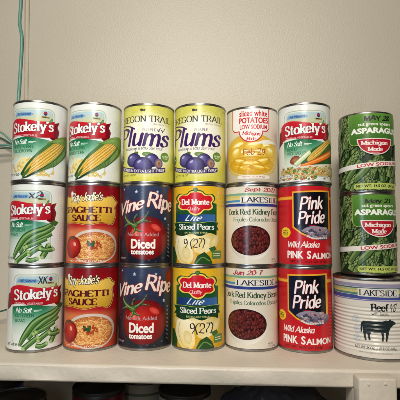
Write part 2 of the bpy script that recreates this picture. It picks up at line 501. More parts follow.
def corn_ear(A, tip, butt, w, husk=True):
    (x0, y0), (x1, y1) = tip, butt
    dx, dy = x1 - x0, y1 - y0; L = math.hypot(dx, dy); ax, ay = dx / L, dy / L; nx, ny = -ay, ax
    P = lambda t, s: (x0 + ax * L * t + nx * s, y0 + ay * L * t + ny * s)
    prof = lambda t: w * (.25 + .75 * min(1, (t + .02) * 3.2) ** .6) * (1 - max(0, t - .72) ** 1.5 * 2.4)
    N = 26
    ear = [P(t / N, prof(t / N)) for t in range(N + 1)] + [P(t / N, -prof(t / N)) for t in range(N, -1, -1)]
    A.poly(ear, (196, 140, 36))
    rnd = random.Random(int(abs(x0) * 10))
    for k in range(1, 46):
        t = k / 46
        pw = prof(t)
        for s in range(-3, 4):
            ss = math.sin(s * .43) * 1.04 * pw
            rx = L / 46 * .52; ry = pw / 3.4 * max(.4, cos(s * .43)) * .62
            c = mix((250, 226, 130), (236, 190, 72), rnd.random() * .7 + .1 * abs(s))
            u, v = P(t + (.5 / 46 if s % 2 else 0), ss)
            A.ell(u, v, rx, ry, mix(c, (180, 120, 30), .25), rot=math.atan2(ay, ax), inner=mix(c, (255, 246, 190), .35), n=7)
    return P, prof

def label_corn():
    A = Art(ystep=5)
    nos_header(A, ['WHOLE KERNEL', 'GOLDEN CORN'])
    q = reader(38, 290, 14, 385, -.36, (232 - 98) * 4.545)
    rnd = random.Random(8)
    # loose kernels
    A.ell(*q(100, 315), 13, 12, (232, 226, 176), inner=(236, 220, 150), n=20)
    spots = [(rnd.uniform(44, 120), rnd.uniform(268, 345)) for _ in range(26)] + [(rnd.uniform(150, 235), rnd.uniform(335, 358)) for _ in range(14)]
    for x, y in spots:
        u, v = q(x, y)
        A.ell(u, v, 2.0, 1.5, (206, 160, 60), rot=rnd.uniform(0, 3), inner=(246, 224, 130), n=9)
    # husk behind, ear, husk in front
    back = [q(*p) for p in ((292, 196), (262, 184), (216, 200), (190, 206), (206, 222), (170, 262), (130, 300), (112, 340), (150, 345), (220, 300), (280, 250))]
    A.poly(back, lambda x, y: mix((40, 84, 36), (110, 150, 66), (x + 20) / 50))
    for k in range(5):
        A.ribbon([q(262 - 8 * k, 190 + 3 * k), q(200 - 6 * k, 240 + 6 * k), q(140 - 3 * k, 300 + 6 * k)], .7, (130, 164, 84))
    A.poly([q(*p) for p in ((98, 372), (84, 352), (110, 304), (150, 254), (196, 212), (220, 206), (190, 250), (140, 300))], lambda x, y: mix((30, 66, 32), (76, 118, 56), (x + 20) / 40))
    corn_ear(A, q(106, 350), q(266, 204), 7.6)
    fr = [q(*p) for p in ((88, 376), (108, 362), (160, 330), (214, 296), (256, 252), (276, 210), (290, 204), (292, 240), (270, 276), (230, 312), (190, 328), (150, 346), (116, 366))]
    A.poly(fr, lambda x, y: mix((26, 62, 30), (92, 134, 62), (y - 10) / 50))
    for k in range(5):
        A.ribbon([q(280 - k, 226 + 7 * k), q(240 - 3 * k, 280 + 7 * k), q(160 - 6 * k, 338 + 5 * k)], .6, (146, 176, 98), taper=lambda t: 1.2 - t)
    A.poly([q(*p) for p in ((90, 374), (96, 352), (130, 312), (118, 344))], (70, 112, 52))
    A.poly(catmull([q(*p) for p in ((196, 206), (222, 192), (254, 178), (282, 178), (291, 200), (290, 236), (280, 226), (262, 212), (240, 206), (222, 208), (196, 206))], 3), lambda x, y: mix((52, 92, 40), (120, 156, 76), (x + 4) / 40))
    for k in range(4):
        A.ribbon([q(222 + 10 * k, 202 - k), q(256 + 6 * k, 190 + 2 * k), q(284, 204 + 6 * k)], .6, (150, 180, 104), taper=lambda t: 1.1 - t)
    return A

def label_mixed_veg():
    A = Art(ystep=5); rnd = random.Random(5)
    nos_header(A, ['MIXED', 'VEGETABLES'])
    q = reader(20, 252, 20, 390, .05, (232 - 98) * 4.45)
    A.poly([q(*p) for p in ((120, 300), (170, 236), (236, 196), (252, 220), (250, 330), (140, 330))], lambda x, y: mix((24, 70, 34), (52, 104, 50), y / 60))
    corn_ear(A, q(150, 292), q(244, 206), 6.2)
    A.poly([q(*p) for p in ((150, 300), (200, 262), (240, 214), (250, 232), (226, 280), (176, 306))], (62, 104, 48))
    A.ell(*q(96, 284), 7.6, 5.4, (120, 52, 36), rot=.5, inner=(196, 130, 96))
    A.ell(*q(108, 298), 5.6, 3.6, (204, 190, 160), rot=.5, inner=(240, 232, 210))
    A.tube([q(*p) for p in ((98, 306), (130, 276), (160, 248))], 6.5, (150, 176, 104), (206, 220, 168), (240, 244, 220))
    car = [q(*p) for p in ((118, 312), (170, 296), (244, 258))]
    A.ribbon(car, 9, (176, 74, 18), taper=lambda t: .35 + .75 * t)
    A.ribbon(car, 6.4, (232, 122, 40), taper=lambda t: .35 + .75 * t)
    A.ribbon([(x, y + 1) for x, y in car], 1.8, (252, 178, 96), taper=lambda t: .35 + .75 * t)
    A.ribbon([q(*p) for p in ((60, 344), (140, 326), (246, 322))], 9, (222, 214, 190))
    cols = [(206, 76, 26), (70, 120, 48), (236, 188, 60), (226, 214, 168), (94, 146, 60), (232, 120, 44), (240, 214, 120)]
    A.ribbon([q(36, 352), q(140, 340), q(250, 344)], 12, (196, 176, 116))
    for _ in range(170):
        u, v = q(rnd.uniform(40, 246), rnd.uniform(318, 372)); c = rnd.choice(cols)
        if rnd.random() < .4: A.tube([(u - 1.7, v - .8), (u + 1.7, v + .8)], 2.1, mix(c, (30, 30, 10), .4), c, mix(c, (255, 255, 230), .4))
        else: A.ell(u, v, 1.7, 1.4, mix(c, (40, 30, 10), .35), rot=rnd.uniform(0, 3), inner=mix(c, (255, 255, 230), .3), n=8)
    A.rect(*q.box(26, 352, 92, 366), WHITE)
    A.text(T_sans('NET WT 15 OZ', .03), q.box(30, 354, 90, 364), (40, 45, 40))
    return A

def label_plums():
    A = Art(ystep=4); rnd = random.Random(2)
    q = reader(15, 250, 25, 390, -.2, 600)
    yg, pale = (216, 210, 84), (240, 238, 220)
    c0 = q(128, 180)
    def bg(x, y):
        d = math.hypot((x - c0[0]) / 44, (y - c0[1] + 9) / 46)
        return mix(pale, mix(yg, (210, 206, 100), max(0, y - 70) / 40), (d - .72) / .36)
    A.ystep = 2.6
    base_paper(A, bg)
    A.ystep = 5
    # wagon mark with dotted trail
    u, v = q(104, 60)
    for k in range(-7, 14):
        if abs(k) > 2: A.ell(u + k * 2.5, v - 1.4 - .012 * k * k, .32, .28, (110, 106, 70), n=6)
    A.poly([(u - 3.4, v - .6), (u - 4, v + 2), (u - 1, v + 2.8), (u + .8, v + 1.2), (u + 2.6, v + 2.4), (u + 4, v + 1), (u + 3, v - .6), (u + 2.6, v - 1.8), (u + 1.8, v - .6), (u - 1.6, v - .6), (u - 2.2, v - 1.8)], (52, 48, 40))
    arch = lambda X, Y: (X, Y)
    A.text(T_serif('OREGON TRAIL', .15, .06, .06, track=.07), q.box(2, 82, 226, 112), (58, 58, 62), warp=arch)
    A.text(T_sans('SPECIALTY FRUIT', .0), q.box(150, 121, 222, 128), (110, 108, 100))
    A.text(T_sans('PURPLE', -.005), q.box(104, 142, 162, 155), (104, 88, 112), warp=lambda X, Y: (X, Y + .03 * X))
    pur = (66, 34, 96)
    A.text(T_script('Plums', .175, .05, .2, .055, .35), q.box(14, 134, 222, 224), pur, warp=lambda X, Y: (X, Y - .02 * X))
    A.ribbon([q(*p) for p in ((6, 164), (18, 144), (44, 137), (70, 147))], 1.7, pur, taper=lambda t: .4 + t)
    A.text(T_sans('PURPLE PLUMS IN EXTRA LIGHT SYRUP', .012), q.box(32, 228, 192, 239), (70, 44, 96))
    # fruit
    def leaf(p, L, w, rot, c):
        A.ell(*q(*p), L, w, mix(c, (30, 60, 20), .35), rot=rot, inner=c, n=16)
        u, v = q(*p); A.ribbon([(u - L * .8 * cos(rot), v - L * .8 * sin(rot)), (u + L * .8 * cos(rot), v + L * .8 * sin(rot))], .35, (176, 200, 120), smooth=False)
    leaf((66, 268), 9, 3.6, .55, (110, 146, 62)); leaf((134, 262), 10, 3.8, -.2, (120, 156, 70)); leaf((160, 276), 8, 3, -.5, (98, 136, 56)); leaf((48, 285), 7, 3, 1.0, (90, 130, 54))
    A.ribbon([q(70, 236), q(78, 252), q(90, 268)], .8, (100, 80, 50))
    for (x, y, rx, ry) in ((66, 288, 12, 10), (146, 286, 10.4, 9.4), (106, 308, 14, 11)):
        u, v = q(x, y)
        A.ell(u, v, rx, ry, (40, 34, 78), inner=(120, 112, 172), off=(-.3, .4), n=26)
        A.ell(u - rx * .35, v + ry * .45, rx * .22, ry * .14, (178, 176, 214), rot=.5, n=12)
        A.ribbon([(u + rx * .1, v + ry * .9), (u + rx * .35, v + .2 * ry), (u + rx * .25, v - .7 * ry)], .5, (64, 54, 110))
    u, v = q(176, 300)
    A.ell(u, v, 6.2, 7, (96, 66, 120), inner=(206, 178, 110), n=18); A.ell(u + .4, v - .4, 2, 2.6, (150, 100, 60), n=12)
    u, v = q(204, 272)
    A.ell(u, v, 7.4, 6.8, (86, 128, 48), inner=(122, 160, 60), n=22)
    A.text(T_sans('FAT FREE', .03), (u - 5.4, v - .6, u + 5.4, v + 2), (236, 240, 210)); A.rect(u - 4, v - 2.6, u + 4, v - 1.8, (220, 230, 190))
    u, v = q(19, 290); A.ell(u, v, 6, 6.4, (46, 104, 56), inner=(70, 128, 70), n=18); A.rect(u - 3, v - .8, u + 3, v + .8, (220, 230, 210))
    bow = lambda X, Y: (X, Y + .0035 * (X - 2) ** 2 - 1)
    a, b, c, d = q.box(16, 322, 206, 343)
    n = 12
    bt = [bow(a + (c - a) * k / n, d) for k in range(n + 1)]; bb = [bow(a + (c - a) * k / n, b) for k in range(n, -1, -1)]
    A.poly(bt + bb, (66, 44, 100))
    A.text(T_sans('PACKED IN EXTRA LIGHT SYRUP', .02), q.box(22, 326, 202, 339), (238, 236, 228), warp=bow)
    A.text(T_sans('NET WT 15 OZ', .02), q.box(24, 352, 78, 361), (90, 92, 40))
    return A

def label_potatoes():
    A = Art(R=36.5, v1=105.4, ystep=4); rnd = random.Random(4)
    q = reader(15, 258, 33, 390, -.05, 600, H=108.3)
    base_paper(A, lambda x, y: mix((196, 182, 156), (226, 218, 202), y / 100))
    A.ystep = 3
    # glass bowl with potato slices
    cu, cv = q(132, 262)
    A.ell(cu, cv, 47, 31, (210, 176, 84), inner=(234, 184, 40), n=40)
    A.ell(cu, cv + 6, 43, 22, (216, 178, 70), inner=(242, 198, 52), n=40)
    for x, y, rx, ry, r in ((70, 222, 15, 9, .3), (128, 230, 17, 8, -.1), (196, 224, 15, 9, -.3), (95, 252, 15, 8, .2), (168, 250, 16, 8, -.2), (60, 250, 10, 8, .5), (214, 246, 10, 8, -.4), (130, 262, 18, 7, .05), (140, 214, 14, 7, .1)):
        u, v = q(x, y)
        A.ell(u, v, rx, ry, (214, 168, 50), rot=r, inner=(250, 226, 110), off=(.1, .3), n=22)
        A.ell(u + 1, v + ry * .3, rx * .55, ry * .3, (250, 234, 160), rot=r, inner=(252, 244, 200), n=14)
    A.ell(cu, cv - 13, 37, 12.5, (206, 158, 40), inner=(240, 194, 48), off=(0, .3), n=30)
    for x, y, rx, ry, r in ((84, 292, 13, 6, -.2), (180, 290, 14, 6, .25), (128, 300, 16, 6.5, 0), (100, 316, 10, 4, .2), (166, 316, 11, 4, -.15)):
        u, v = q(x, y)
        A.ell(u, v, rx, ry, (200, 144, 30), rot=r, inner=(246, 206, 70), off=(0, .3), n=22)
        A.ell(u, v + ry * .35, rx * .7, ry * .3, (250, 224, 120), rot=r, inner=(252, 238, 170), n=14)
    for k in range(8):
        u, v = q(rnd.uniform(55, 215), rnd.uniform(285, 325))
        A.ell(u, v, rnd.uniform(2, 5), rnd.uniform(.6, 1.4), (232, 180, 44), rot=rnd.uniform(-.3, .3), inner=(246, 212, 96), n=12)
    A.ribbon([(cu - 40, cv - 4), (cu - 30, cv - 20), (cu, cv - 28), (cu + 30, cv - 20), (cu + 40, cv - 4)], .9, (226, 214, 180))
    A.ribbon([q(150, 205), q(205, 200), q(246, 214)], 5, (236, 232, 222), taper=lambda t: math.sin(pi * t) + .1)
    # white panel with red outline
    red = (206, 44, 50)
    a, b, c, d = q.box(48, 30, 212, 147)
    pt = lambda gro: [(a - gro, 108), (c + gro, 108), (c + gro, b + 4), (c + gro - 4, b - gro), (a - gro + 4, b - gro), (a - gro, b + 4)]
    m = (a + c) / 2 + 1
    A.poly(pt(.9), red)
    A.ell(m, b + 1, 17.6, 17.2, red, a0=180, a1=360, n=24)
    A.poly(pt(-.5), (240, 236, 230))
    A.ell(m, b + 1.2, 16.2, 15.8, (240, 236, 230), a0=180, a1=360, n=24)
    A.text(T_sans('sliced white', .03), q.box(79, 52, 205, 80), red)
    A.text(T_sans('POTATOES', .045), q.box(78, 85, 209, 112), red)
    A.text(T_sans('LOW SODIUM', .03), q.box(81, 118, 204, 139), red)
    A.text(T_script('Michigan', .16, .09), q.box(92, 150, 174, 171), red, warp=lambda X, Y: (X, Y - .08 * (X - m)))
    A.text(T_script('Made', .16, .09), q.box(110, 174, 152, 192), red)
    a, b, c, d = q.box(70, 350, 214, 366)
    A.rrect(a, b, c, d, 2.2, (236, 228, 214))
    A.text(T_sans('NET WT. 15 OZ. (425g)', .015), q.box(90, 354, 192, 362), (170, 50, 50))
    return A

def label_asparagus():
    A = Art(v1=108.1, ystep=4); rnd = random.Random(11)
    q = reader(20, 270, 32, 385, .28, 564, H=111)
    base_paper(A, (38, 60, 30))
    # a bed of spears
    for k in range(96):
        u0 = rnd.uniform(-88, 46); v0 = rnd.uniform(-12, 96); a = rnd.gauss(1.1, .36); L = rnd.uniform(24, 40); w = rnd.uniform(8.5, 12.5)
        if rnd.random() < .12: a += pi
        g = rnd.random()
        md = mix((50, 82, 40), (122, 150, 84), g); dk = mix((12, 24, 12), (40, 62, 30), g); lt = mix(md, (206, 218, 150), .42)
        P0 = [(u0, v0), (u0 + L * .5 * cos(a) + rnd.uniform(-1.5, 1.5), v0 + L * .5 * sin(a)), (u0 + L * cos(a), v0 + L * sin(a))]
        tip = rnd.random() < .72
        tp = (lambda t: 1.0 - .9 * max(0, t - .4) ** 1.4 / .5) if tip else None
        A.ribbon(P0, w, dk, taper=tp)
        A.ribbon(P0, w * .78, md, taper=tp)
        A.ribbon([(x - w * .14, y + w * .1) for x, y in P0], w * .24, lt, taper=tp)
        if tip:       # overlapping pointed scales
            for j in range(7):
                t = .34 + j * .095
                ww = w * (1.0 - .9 * max(0, t - .4) ** 1.4 / .5)
                x, y = u0 + L * t * cos(a), v0 + L * t * sin(a)
                for sg in ((-1, 1) if j % 2 else (0,)):
                    ox, oy = x - sin(a) * sg * ww * .24, y + cos(a) * sg * ww * .24
                    A.ell(ox, oy, max(1.2, ww * .42), max(.7, ww * .25), mix(dk, (10, 20, 10), .2), rot=a + sg * .3, n=9)
                    A.ell(ox - .3 * cos(a), oy - .3 * sin(a), max(1.0, ww * .36), max(.5, ww * .19), mix(md, dk, .25), rot=a + sg * .3, inner=mix(md, (222, 226, 160), .55), off=(.3, .2), n=9)
        else:
            A.ell(P0[2][0], P0[2][1], w * .26, w * .4, md, rot=a, inner=(188, 200, 134), n=12)
    # green panel
    a, b = q(77, 182); m = q(184, 150)[0]
    half = m - a
    gr = lambda x, y: mix((60, 108, 40), (98, 150, 58), (y - b) / 45)
    A.rrect(a - .7, b - .7, m + half + .7, 125, 8, (176, 196, 90))
    A.rrect(a, b, m + half, 125, 7.6, gr)
    A.text(T_sans('cut green spears', .03), q.box(114, 84, 246, 101), (240, 244, 228))
    A.text(T_sans('ASPARAGUS', .07), q.box(84, 105, 264, 131), (246, 248, 238))
    # half-round badge
    u0, v0 = q(108, 153); u1, _ = q(250, 153); um = (u0 + u1) / 2; rr = (u1 - u0) / 2
    vb = q(180, 224)[1]; v0 = q(180, 152)[1]
    A.ell(um, v0, rr, v0 - vb, (236, 228, 220), a0=180, a1=360, n=30)
    A.ell(um, v0 - 1.2, rr - 1.6, v0 - vb - 2.6, (186, 24, 40), a0=180, a1=360, n=30)
    A.text(T_serif('Michigan', .19, .1, .1), q.box(124, 162, 234, 187), (248, 240, 234))
    A.text(T_serif('Made', .19, .1, .1), q.box(152, 190, 214, 209), (248, 240, 234))
    A.rect(*q.box(164, 212, 200, 215), (236, 200, 196))
    # slanting band
    e0, e1 = q(24, 304)[1], q(262, 262)[1]
    ua, ub = q(21, 300)[0], q(268, 262)[0]
    sl = .085
    vm = (e0 + e1) / 2; f = lambda x: vm + sl * (x - (-18))
    A.poly([(-100, f(-100) - 3.4), (70, f(70) - 3.4), (70, f(70) + 3.4), (-100, f(-100) + 3.4)], (238, 234, 224))
    bx = q.box(107, 262, 262, 279)
    mid = (bx[0] + bx[2]) / 2
    A.text(T_sans('LOW SODIUM', .035), (bx[0], -2.4, bx[2], 2.4), (200, 40, 46), warp=lambda X, Y: (X - sl * Y, f(X) + Y))
    a, b, c, d = q.box(92, 346, 264, 372)
    A.rrect(a, b, c, d, 3.4, (190, 204, 104))
    A.text(T_sans('NET WT. 14.5 OZ. (411g)', .05), q.box(100, 352, 256, 367), (36, 52, 24))
    return A

def label_spaghetti():
    A = Art(ystep=4); rnd = random.Random(6)
    q = reader(27, 283, 20, 390, -.2, 242)
    bgr = ramp([(0, (206, 92, 46)), (.2, (222, 122, 66)), (.44, (222, 128, 78)), (.52, (176, 30, 32)), (.8, (160, 18, 26)), (1, (132, 10, 20))])
    A.ystep = 3
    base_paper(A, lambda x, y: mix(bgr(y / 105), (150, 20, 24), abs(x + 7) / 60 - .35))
    gold = lambda x, y: mix((198, 146, 34), (240, 196, 84), (y - 52) / 34)
    P = [(24, 104), (30, 88), (60, 92), (110, 84), (180, 90), (236, 80), (250, 96), (262, 108), (250, 130), (256, 160), (244, 196), (228, 204), (190, 196), (130, 206), (70, 198), (24, 204), (12, 180), (12, 120)]
    pts = [q(*p) for p in P]
    pts = catmull(pts + [pts[0]], 4, True)
    cx_, cy_ = q(130, 145)
    A.poly([(cx_ + (x - cx_) * 1.05, cy_ + (y - cy_) * 1.07) for x, y in pts], (240, 206, 120))
    A.poly([(cx_ + (x - cx_) * 1.03, cy_ + (y - cy_) * 1.045) for x, y in pts], (110, 14, 20))
    A.poly(pts, gold)
    outlined(A, lambda g: T_script("Ray Jodie's", .16, .09, .25, .0, grow=g), q.box(52, 62, 196, 112), (248, 240, 206), (46, 30, 16), .15, warp=lambda X, Y: (X, Y + .05 * X))
    A.ell(*q(54, 72), 2.6, 3.2, (240, 238, 230), n=14); A.ell(*q(52, 82), 1.8, 2, (226, 180, 150), n=10)
    A.text(T_serif('SPAGHETTI', .23, .095, .06, track=.05), q.box(30, 126, 240, 156), (86, 14, 26))
    A.text(T_serif('SAUCE', .23, .095, .06, track=.05), q.box(56, 162, 187, 192), (86, 14, 26))
    A.ribbon([q(150, 176), q(200, 182), q(230, 178)], .01, (90, 20, 26))
    # plate of pasta
    cu, cv = q(163, 304)
    A.ell(cu, cv, 36, 23, (212, 196, 184), inner=(240, 232, 222), n=40)
    A.ell(cu, cv - 1, 32.5, 20.4, (186, 104, 54), inner=(206, 128, 66), n=36)
    for k in range(320):
        a = rnd.uniform(0, 6.28); r = math.sqrt(rnd.random())
        x, y = cu + 28 * r * cos(a), cv - .8 + 16.6 * r * sin(a); d = rnd.uniform(0, 6.28); L = rnd.uniform(3.5, 7.5)
        bend = rnd.uniform(-2.4, 2.4)
        c = mix((214, 120, 54), (252, 216, 140), rnd.random() ** .8)
        A.ribbon([(x - L * cos(d), y - L * .6 * sin(d)), (x - bend * sin(d), y + bend * cos(d) * .7), (x + L * cos(d), y + L * .6 * sin(d))], rnd.uniform(.7, 1.0), c)
    for k in range(26):
        a = rnd.uniform(0, 6.28); r = math.sqrt(rnd.random())
        A.ell(cu - 1 + 10 * r * cos(a), cv + 1.5 + 5.5 * r * sin(a), rnd.uniform(1, 2.4), rnd.uniform(.8, 1.7), (150, 44, 24), rot=a, inner=(204, 84, 44), n=9)
    for k, (dx, dy, r) in enumerate(((-6, 3, .4), (-2, 4.4, 1.4), (-8, 5, 2.2), (-4, 1.4, 2.9))):
        A.ell(cu + dx, cv + dy, 3.6, 1.7, (30, 60, 28), rot=r, inner=(70, 108, 50), n=12)
    # tomato beside the plate
    tu, tv = q(62, 306)
    A.ell(tu, tv, 14, 15, (126, 12, 18), inner=(222, 66, 48), off=(.2, .35), n=28)
    for k in range(5):
        a = 1.57 + (k - 2) * .6
        A.ribbon([(tu, tv + 11), (tu + 4 * cos(a), tv + 11 + 3 * sin(a)), (tu + 7 * cos(a), tv + 10 + 4 * sin(a))], 1.4, (54, 96, 40), taper=lambda t: 1.1 - t)
    A.ell(tu + 4, tv + 4, 2.2, 3, (246, 170, 150), rot=.4, n=12)
    A.text(T_sans('NET WEIGHT 15 OZ (425g)', .03), q.box(52, 364, 216, 375), (246, 214, 190))
    return A

def label_tomatoes():
    A = Art(ystep=4); rnd = random.Random(7)
    q = reader(22, 258, 20, 385, -.08, 242)
    A.ystep = 3
    base_paper(A, lambda x, y: mix((26, 28, 40), (50, 60, 88), (y - 10) / 90))
    for k in range(120):
        u, v = rnd.uniform(-80, 80), rnd.uniform(5, 105)
        A.ell(u, v, rnd.uniform(.5, 2.2), rnd.uniform(.3, .9), mix((34, 44, 72), (74, 92, 132), rnd.random()), rot=rnd.uniform(-.5, .5), n=8)
    for (x, y, rx, ry) in ((16, 80, 8, 14), (16, 200, 8, 22), (254, 80, 11, 13)):
        u, v = q(x, y); A.ell(u, v, rx * 1.6, ry, (120, 16, 18), inner=(196, 58, 36), n=24)
    def star(x, y, r):
        u, v = q(x, y); A.poly([(u + (r if k % 2 == 0 else r * .42) * cos(pi / 2 + k * pi / 5), v + (r if k % 2 == 0 else r * .42) * sin(pi / 2 + k * pi / 5)) for k in range(10)], (206, 214, 224))
    for s in ((94, 58, 2.8), (186, 58, 2.4), (221, 176, 2.9), (40, 50, 1.8)): star(*s)
    # tomato
    tu, tv = q(138, 262)
    A.ell(tu, tv, 33, 29.5, (104, 10, 14), inner=(206, 40, 32), off=(-.1, .25), n=44)
    A.ell(tu - 14, tv + 8, 7, 6, (214, 62, 48), inner=(236, 120, 100), n=18)
    A.ell(tu + 14, tv + 14, 8, 4, (206, 52, 40), rot=-.5, inner=(226, 96, 80), n=18)
    cu, cv = q(88, 206)
    for a, L, b in ((2.4, 24, 6), (3.3, 19, -6), (1.3, 17, 5), (.2, 24, 7), (5.6, 15, -5), (4.5, 14, 4), (.8, 29, -7)):
        pts = [(cu, cv), (cu + L * .5 * cos(a) - b * sin(a) * .5, cv + L * .5 * sin(a) + b * cos(a) * .5), (cu + L * cos(a), cv + L * sin(a) * .9)]
        A.tube(pts, 5.2, (24, 40, 22), (70, 100, 50), (140, 160, 100), taper=lambda t: 1.15 - t)
    A.ell(cu, cv, 5, 4, (50, 84, 40), inner=(120, 150, 80), n=14)
    A.tube([q(46, 168), q(60, 192), q(88, 206)], 3, (40, 60, 30), (104, 132, 70), (160, 178, 110))
    # lettering
    V = lambda g: T_script('Vine', .19, .085, .18, .05, grow=g)
    Rp = lambda g: T_script('Ripe', .19, .085, .18, .05, grow=g)
    outlined(A, V, q.box(28, 86, 130, 146), (240, 226, 214), (150, 26, 34), .09, warp=lambda X, Y: (X, Y + .22 * (X + 16)))
    outlined(A, Rp, q.box(140, 62, 250, 152), (240, 226, 214), (150, 26, 34), .08, warp=lambda X, Y: (X, Y - .16 * (X - 18)))
    A.text(T_sans('No Salt Added', .0), q.box(60, 238, 192, 255), (186, 178, 178))
    A.text(T_sans('Diced', .05), q.box(74, 266, 179, 310), (246, 242, 236))
    A.text(T_sans('tomatoes', .05), q.box(74, 314, 173, 335), (246, 242, 236))
    for k in range(9):
        u, v = q(236, 205 + 17 * k)
        A.ribbon([(u - 1.6, v), (u, v + 1.4), (u + 1.4, v - .4), (u + .4, v - 1.8)], .6, (176, 184, 190))
    A.text(T_sans('NET WT', .02), q.box(30, 345, 52, 353), (190, 190, 190))
    return A

def label_pears():
    A = Art(ystep=4); rnd = random.Random(9)
    q = reader(14, 256, 22, 385, -.05, 242)
    A.ystep = 3
    base_paper(A, lambda x, y: mix((214, 160, 28), (240, 204, 62), (y - 5) / 60) if y < 65 else mix((240, 204, 62), (232, 182, 36), (y - 65) / 40))
    for k in range(30):
        u, v = rnd.uniform(20, 60), rnd.uniform(30, 95)
        A.ribbon([(u, v), (u + 2, v + rnd.uniform(4, 9)), (u + rnd.uniform(-1, 4), v + 14)], .8, (244, 220, 110), taper=lambda t: 1.1 - t)
    # pears, leaves
    A.poly([q(*p) for p in ((8, 300), (24, 300), (36, 340), (34, 382), (10, 384))], (40, 82, 36))
    A.ell(*q(100, 262), 33, 10, (220, 196, 120), inner=(246, 232, 180), n=28)
    pe = [q(*p) for p in ((34, 262), (60, 244), (96, 262), (104, 300), (110, 345), (96, 372), (64, 376), (40, 350), (28, 306))]
    A.poly(catmull(pe + [pe[0]], 4), lambda x, y: mix((238, 214, 140), (250, 242, 206), (y - 5) / 34))
    A.ribbon([q(46, 262), q(40, 306), q(56, 356), (q(84, 372))], 1.2, (214, 186, 96))
    A.ell(*q(78, 326), 6, 9, (226, 204, 140), rot=.2, inner=(238, 222, 168), n=18)
    p2 = [q(*p) for p in ((110, 262), (168, 262), (196, 278), (190, 312), (150, 330), (118, 318))]
    A.poly(catmull(p2 + [p2[0]], 4), lambda x, y: mix((232, 206, 128), (250, 240, 200), (x + 5) / 30))
    A.ell(*q(205, 276), 7, 12, (226, 196, 110), rot=-.5, inner=(246, 230, 170), n=20)
    A.poly([q(*p) for p in ((112, 372), (130, 338), (160, 322), (184, 344), (196, 372), (160, 378))], (34, 76, 32))
    A.ribbon([q(122, 372), q(150, 346), (q(184, 362))], 1.4, (110, 148, 70))
    A.poly([q(*p) for p in ((178, 306), (206, 296), (214, 312), (190, 322))], (60, 104, 44))
    a, b, c, d = q.box(192, 316, 234, 352)
    A.rrect(a, b, c, d, 2, (86, 128, 62)); A.rect(a + 2, b + 6.4, c - 2, b + 7.4, (226, 226, 180)); A.rect(a + 2, b + 3.6, c - 2, b + 4.6, (226, 226, 180))
    # dark green panel, blue band, ribbon
    dg = lambda x, y: mix((16, 50, 26), (34, 88, 46), (y - 35) / 45)
    A.poly(catmull([q(*p) for p in ((30, 112), (60, 104), (120, 100), (180, 104), (214, 112))], 4) + catmull([q(*p) for p in ((214, 250), (180, 240), (140, 254), (100, 244), (60, 254), (30, 246))], 4), dg)
    A.rect(*q.box(38, 158, 208, 190), lambda x, y: mix((24, 56, 112), (62, 110, 170), (x + 26) / 50))
    A.text(T_script('Lite', .15, .06, .5, .06), q.box(72, 160, 150, 187), (246, 246, 240))
    rb = [q(*p) for p in ((22, 198), (60, 192), (120, 196), (180, 190), (222, 192), (216, 210), (224, 228), (180, 226), (120, 232), (60, 228), (22, 234), (30, 216))]
    A.poly(rb, (12, 64, 40))
    A.ribbon([q(26, 198), q(60, 193), q(120, 197), q(180, 191), q(220, 193)], .6, (190, 196, 90))
    A.text(T_serif('Sliced Pears', .18, .08, .05, track=.05), q.box(46, 200, 203, 226), (244, 244, 234))
    A.text(T_sans('EXTRA LIGHT SYRUP', .01), q.box(72, 235, 172, 243), (214, 220, 150))
    # shield
    def shield(s, col):
        P = [(50, 108), (40, 92), (54, 74), (82, 74), (96, 62), (120, 58), (146, 62), (160, 74), (186, 74), (198, 92), (188, 108), (194, 126), (178, 138), (156, 138), (142, 152), (120, 160), (98, 152), (84, 138), (60, 138), (44, 126)]
        cx, cy = 119, 106
        pts = [q(cx + (x - cx) * s[0], cy + (y - cy) * s[1]) for x, y in P]
        A.poly(catmull(pts + [pts[0]], 3), col)
    shield((1.13, 1.17), (24, 80, 44)); shield((1.05, 1.07), (244, 214, 90)); shield((.96, .94), (206, 24, 40))
    A.ell(*q(119, 50), 3.4, 3, (30, 84, 40), inner=(100, 150, 60), n=12)
    A.text(T_serif('Del Monte', .21, .11, .06, track=.06), q.box(56, 90, 181, 117), (248, 244, 236))
    A.text(T_script('Quality', .14, .08), q.box(84, 124, 140, 146), (246, 190, 190))
    return A

def lake_stripes(A, bands):
    for (v0, v1, c) in bands: A.rect(-pi * A.R + .02, v0, pi * A.R - .02, v1, c)

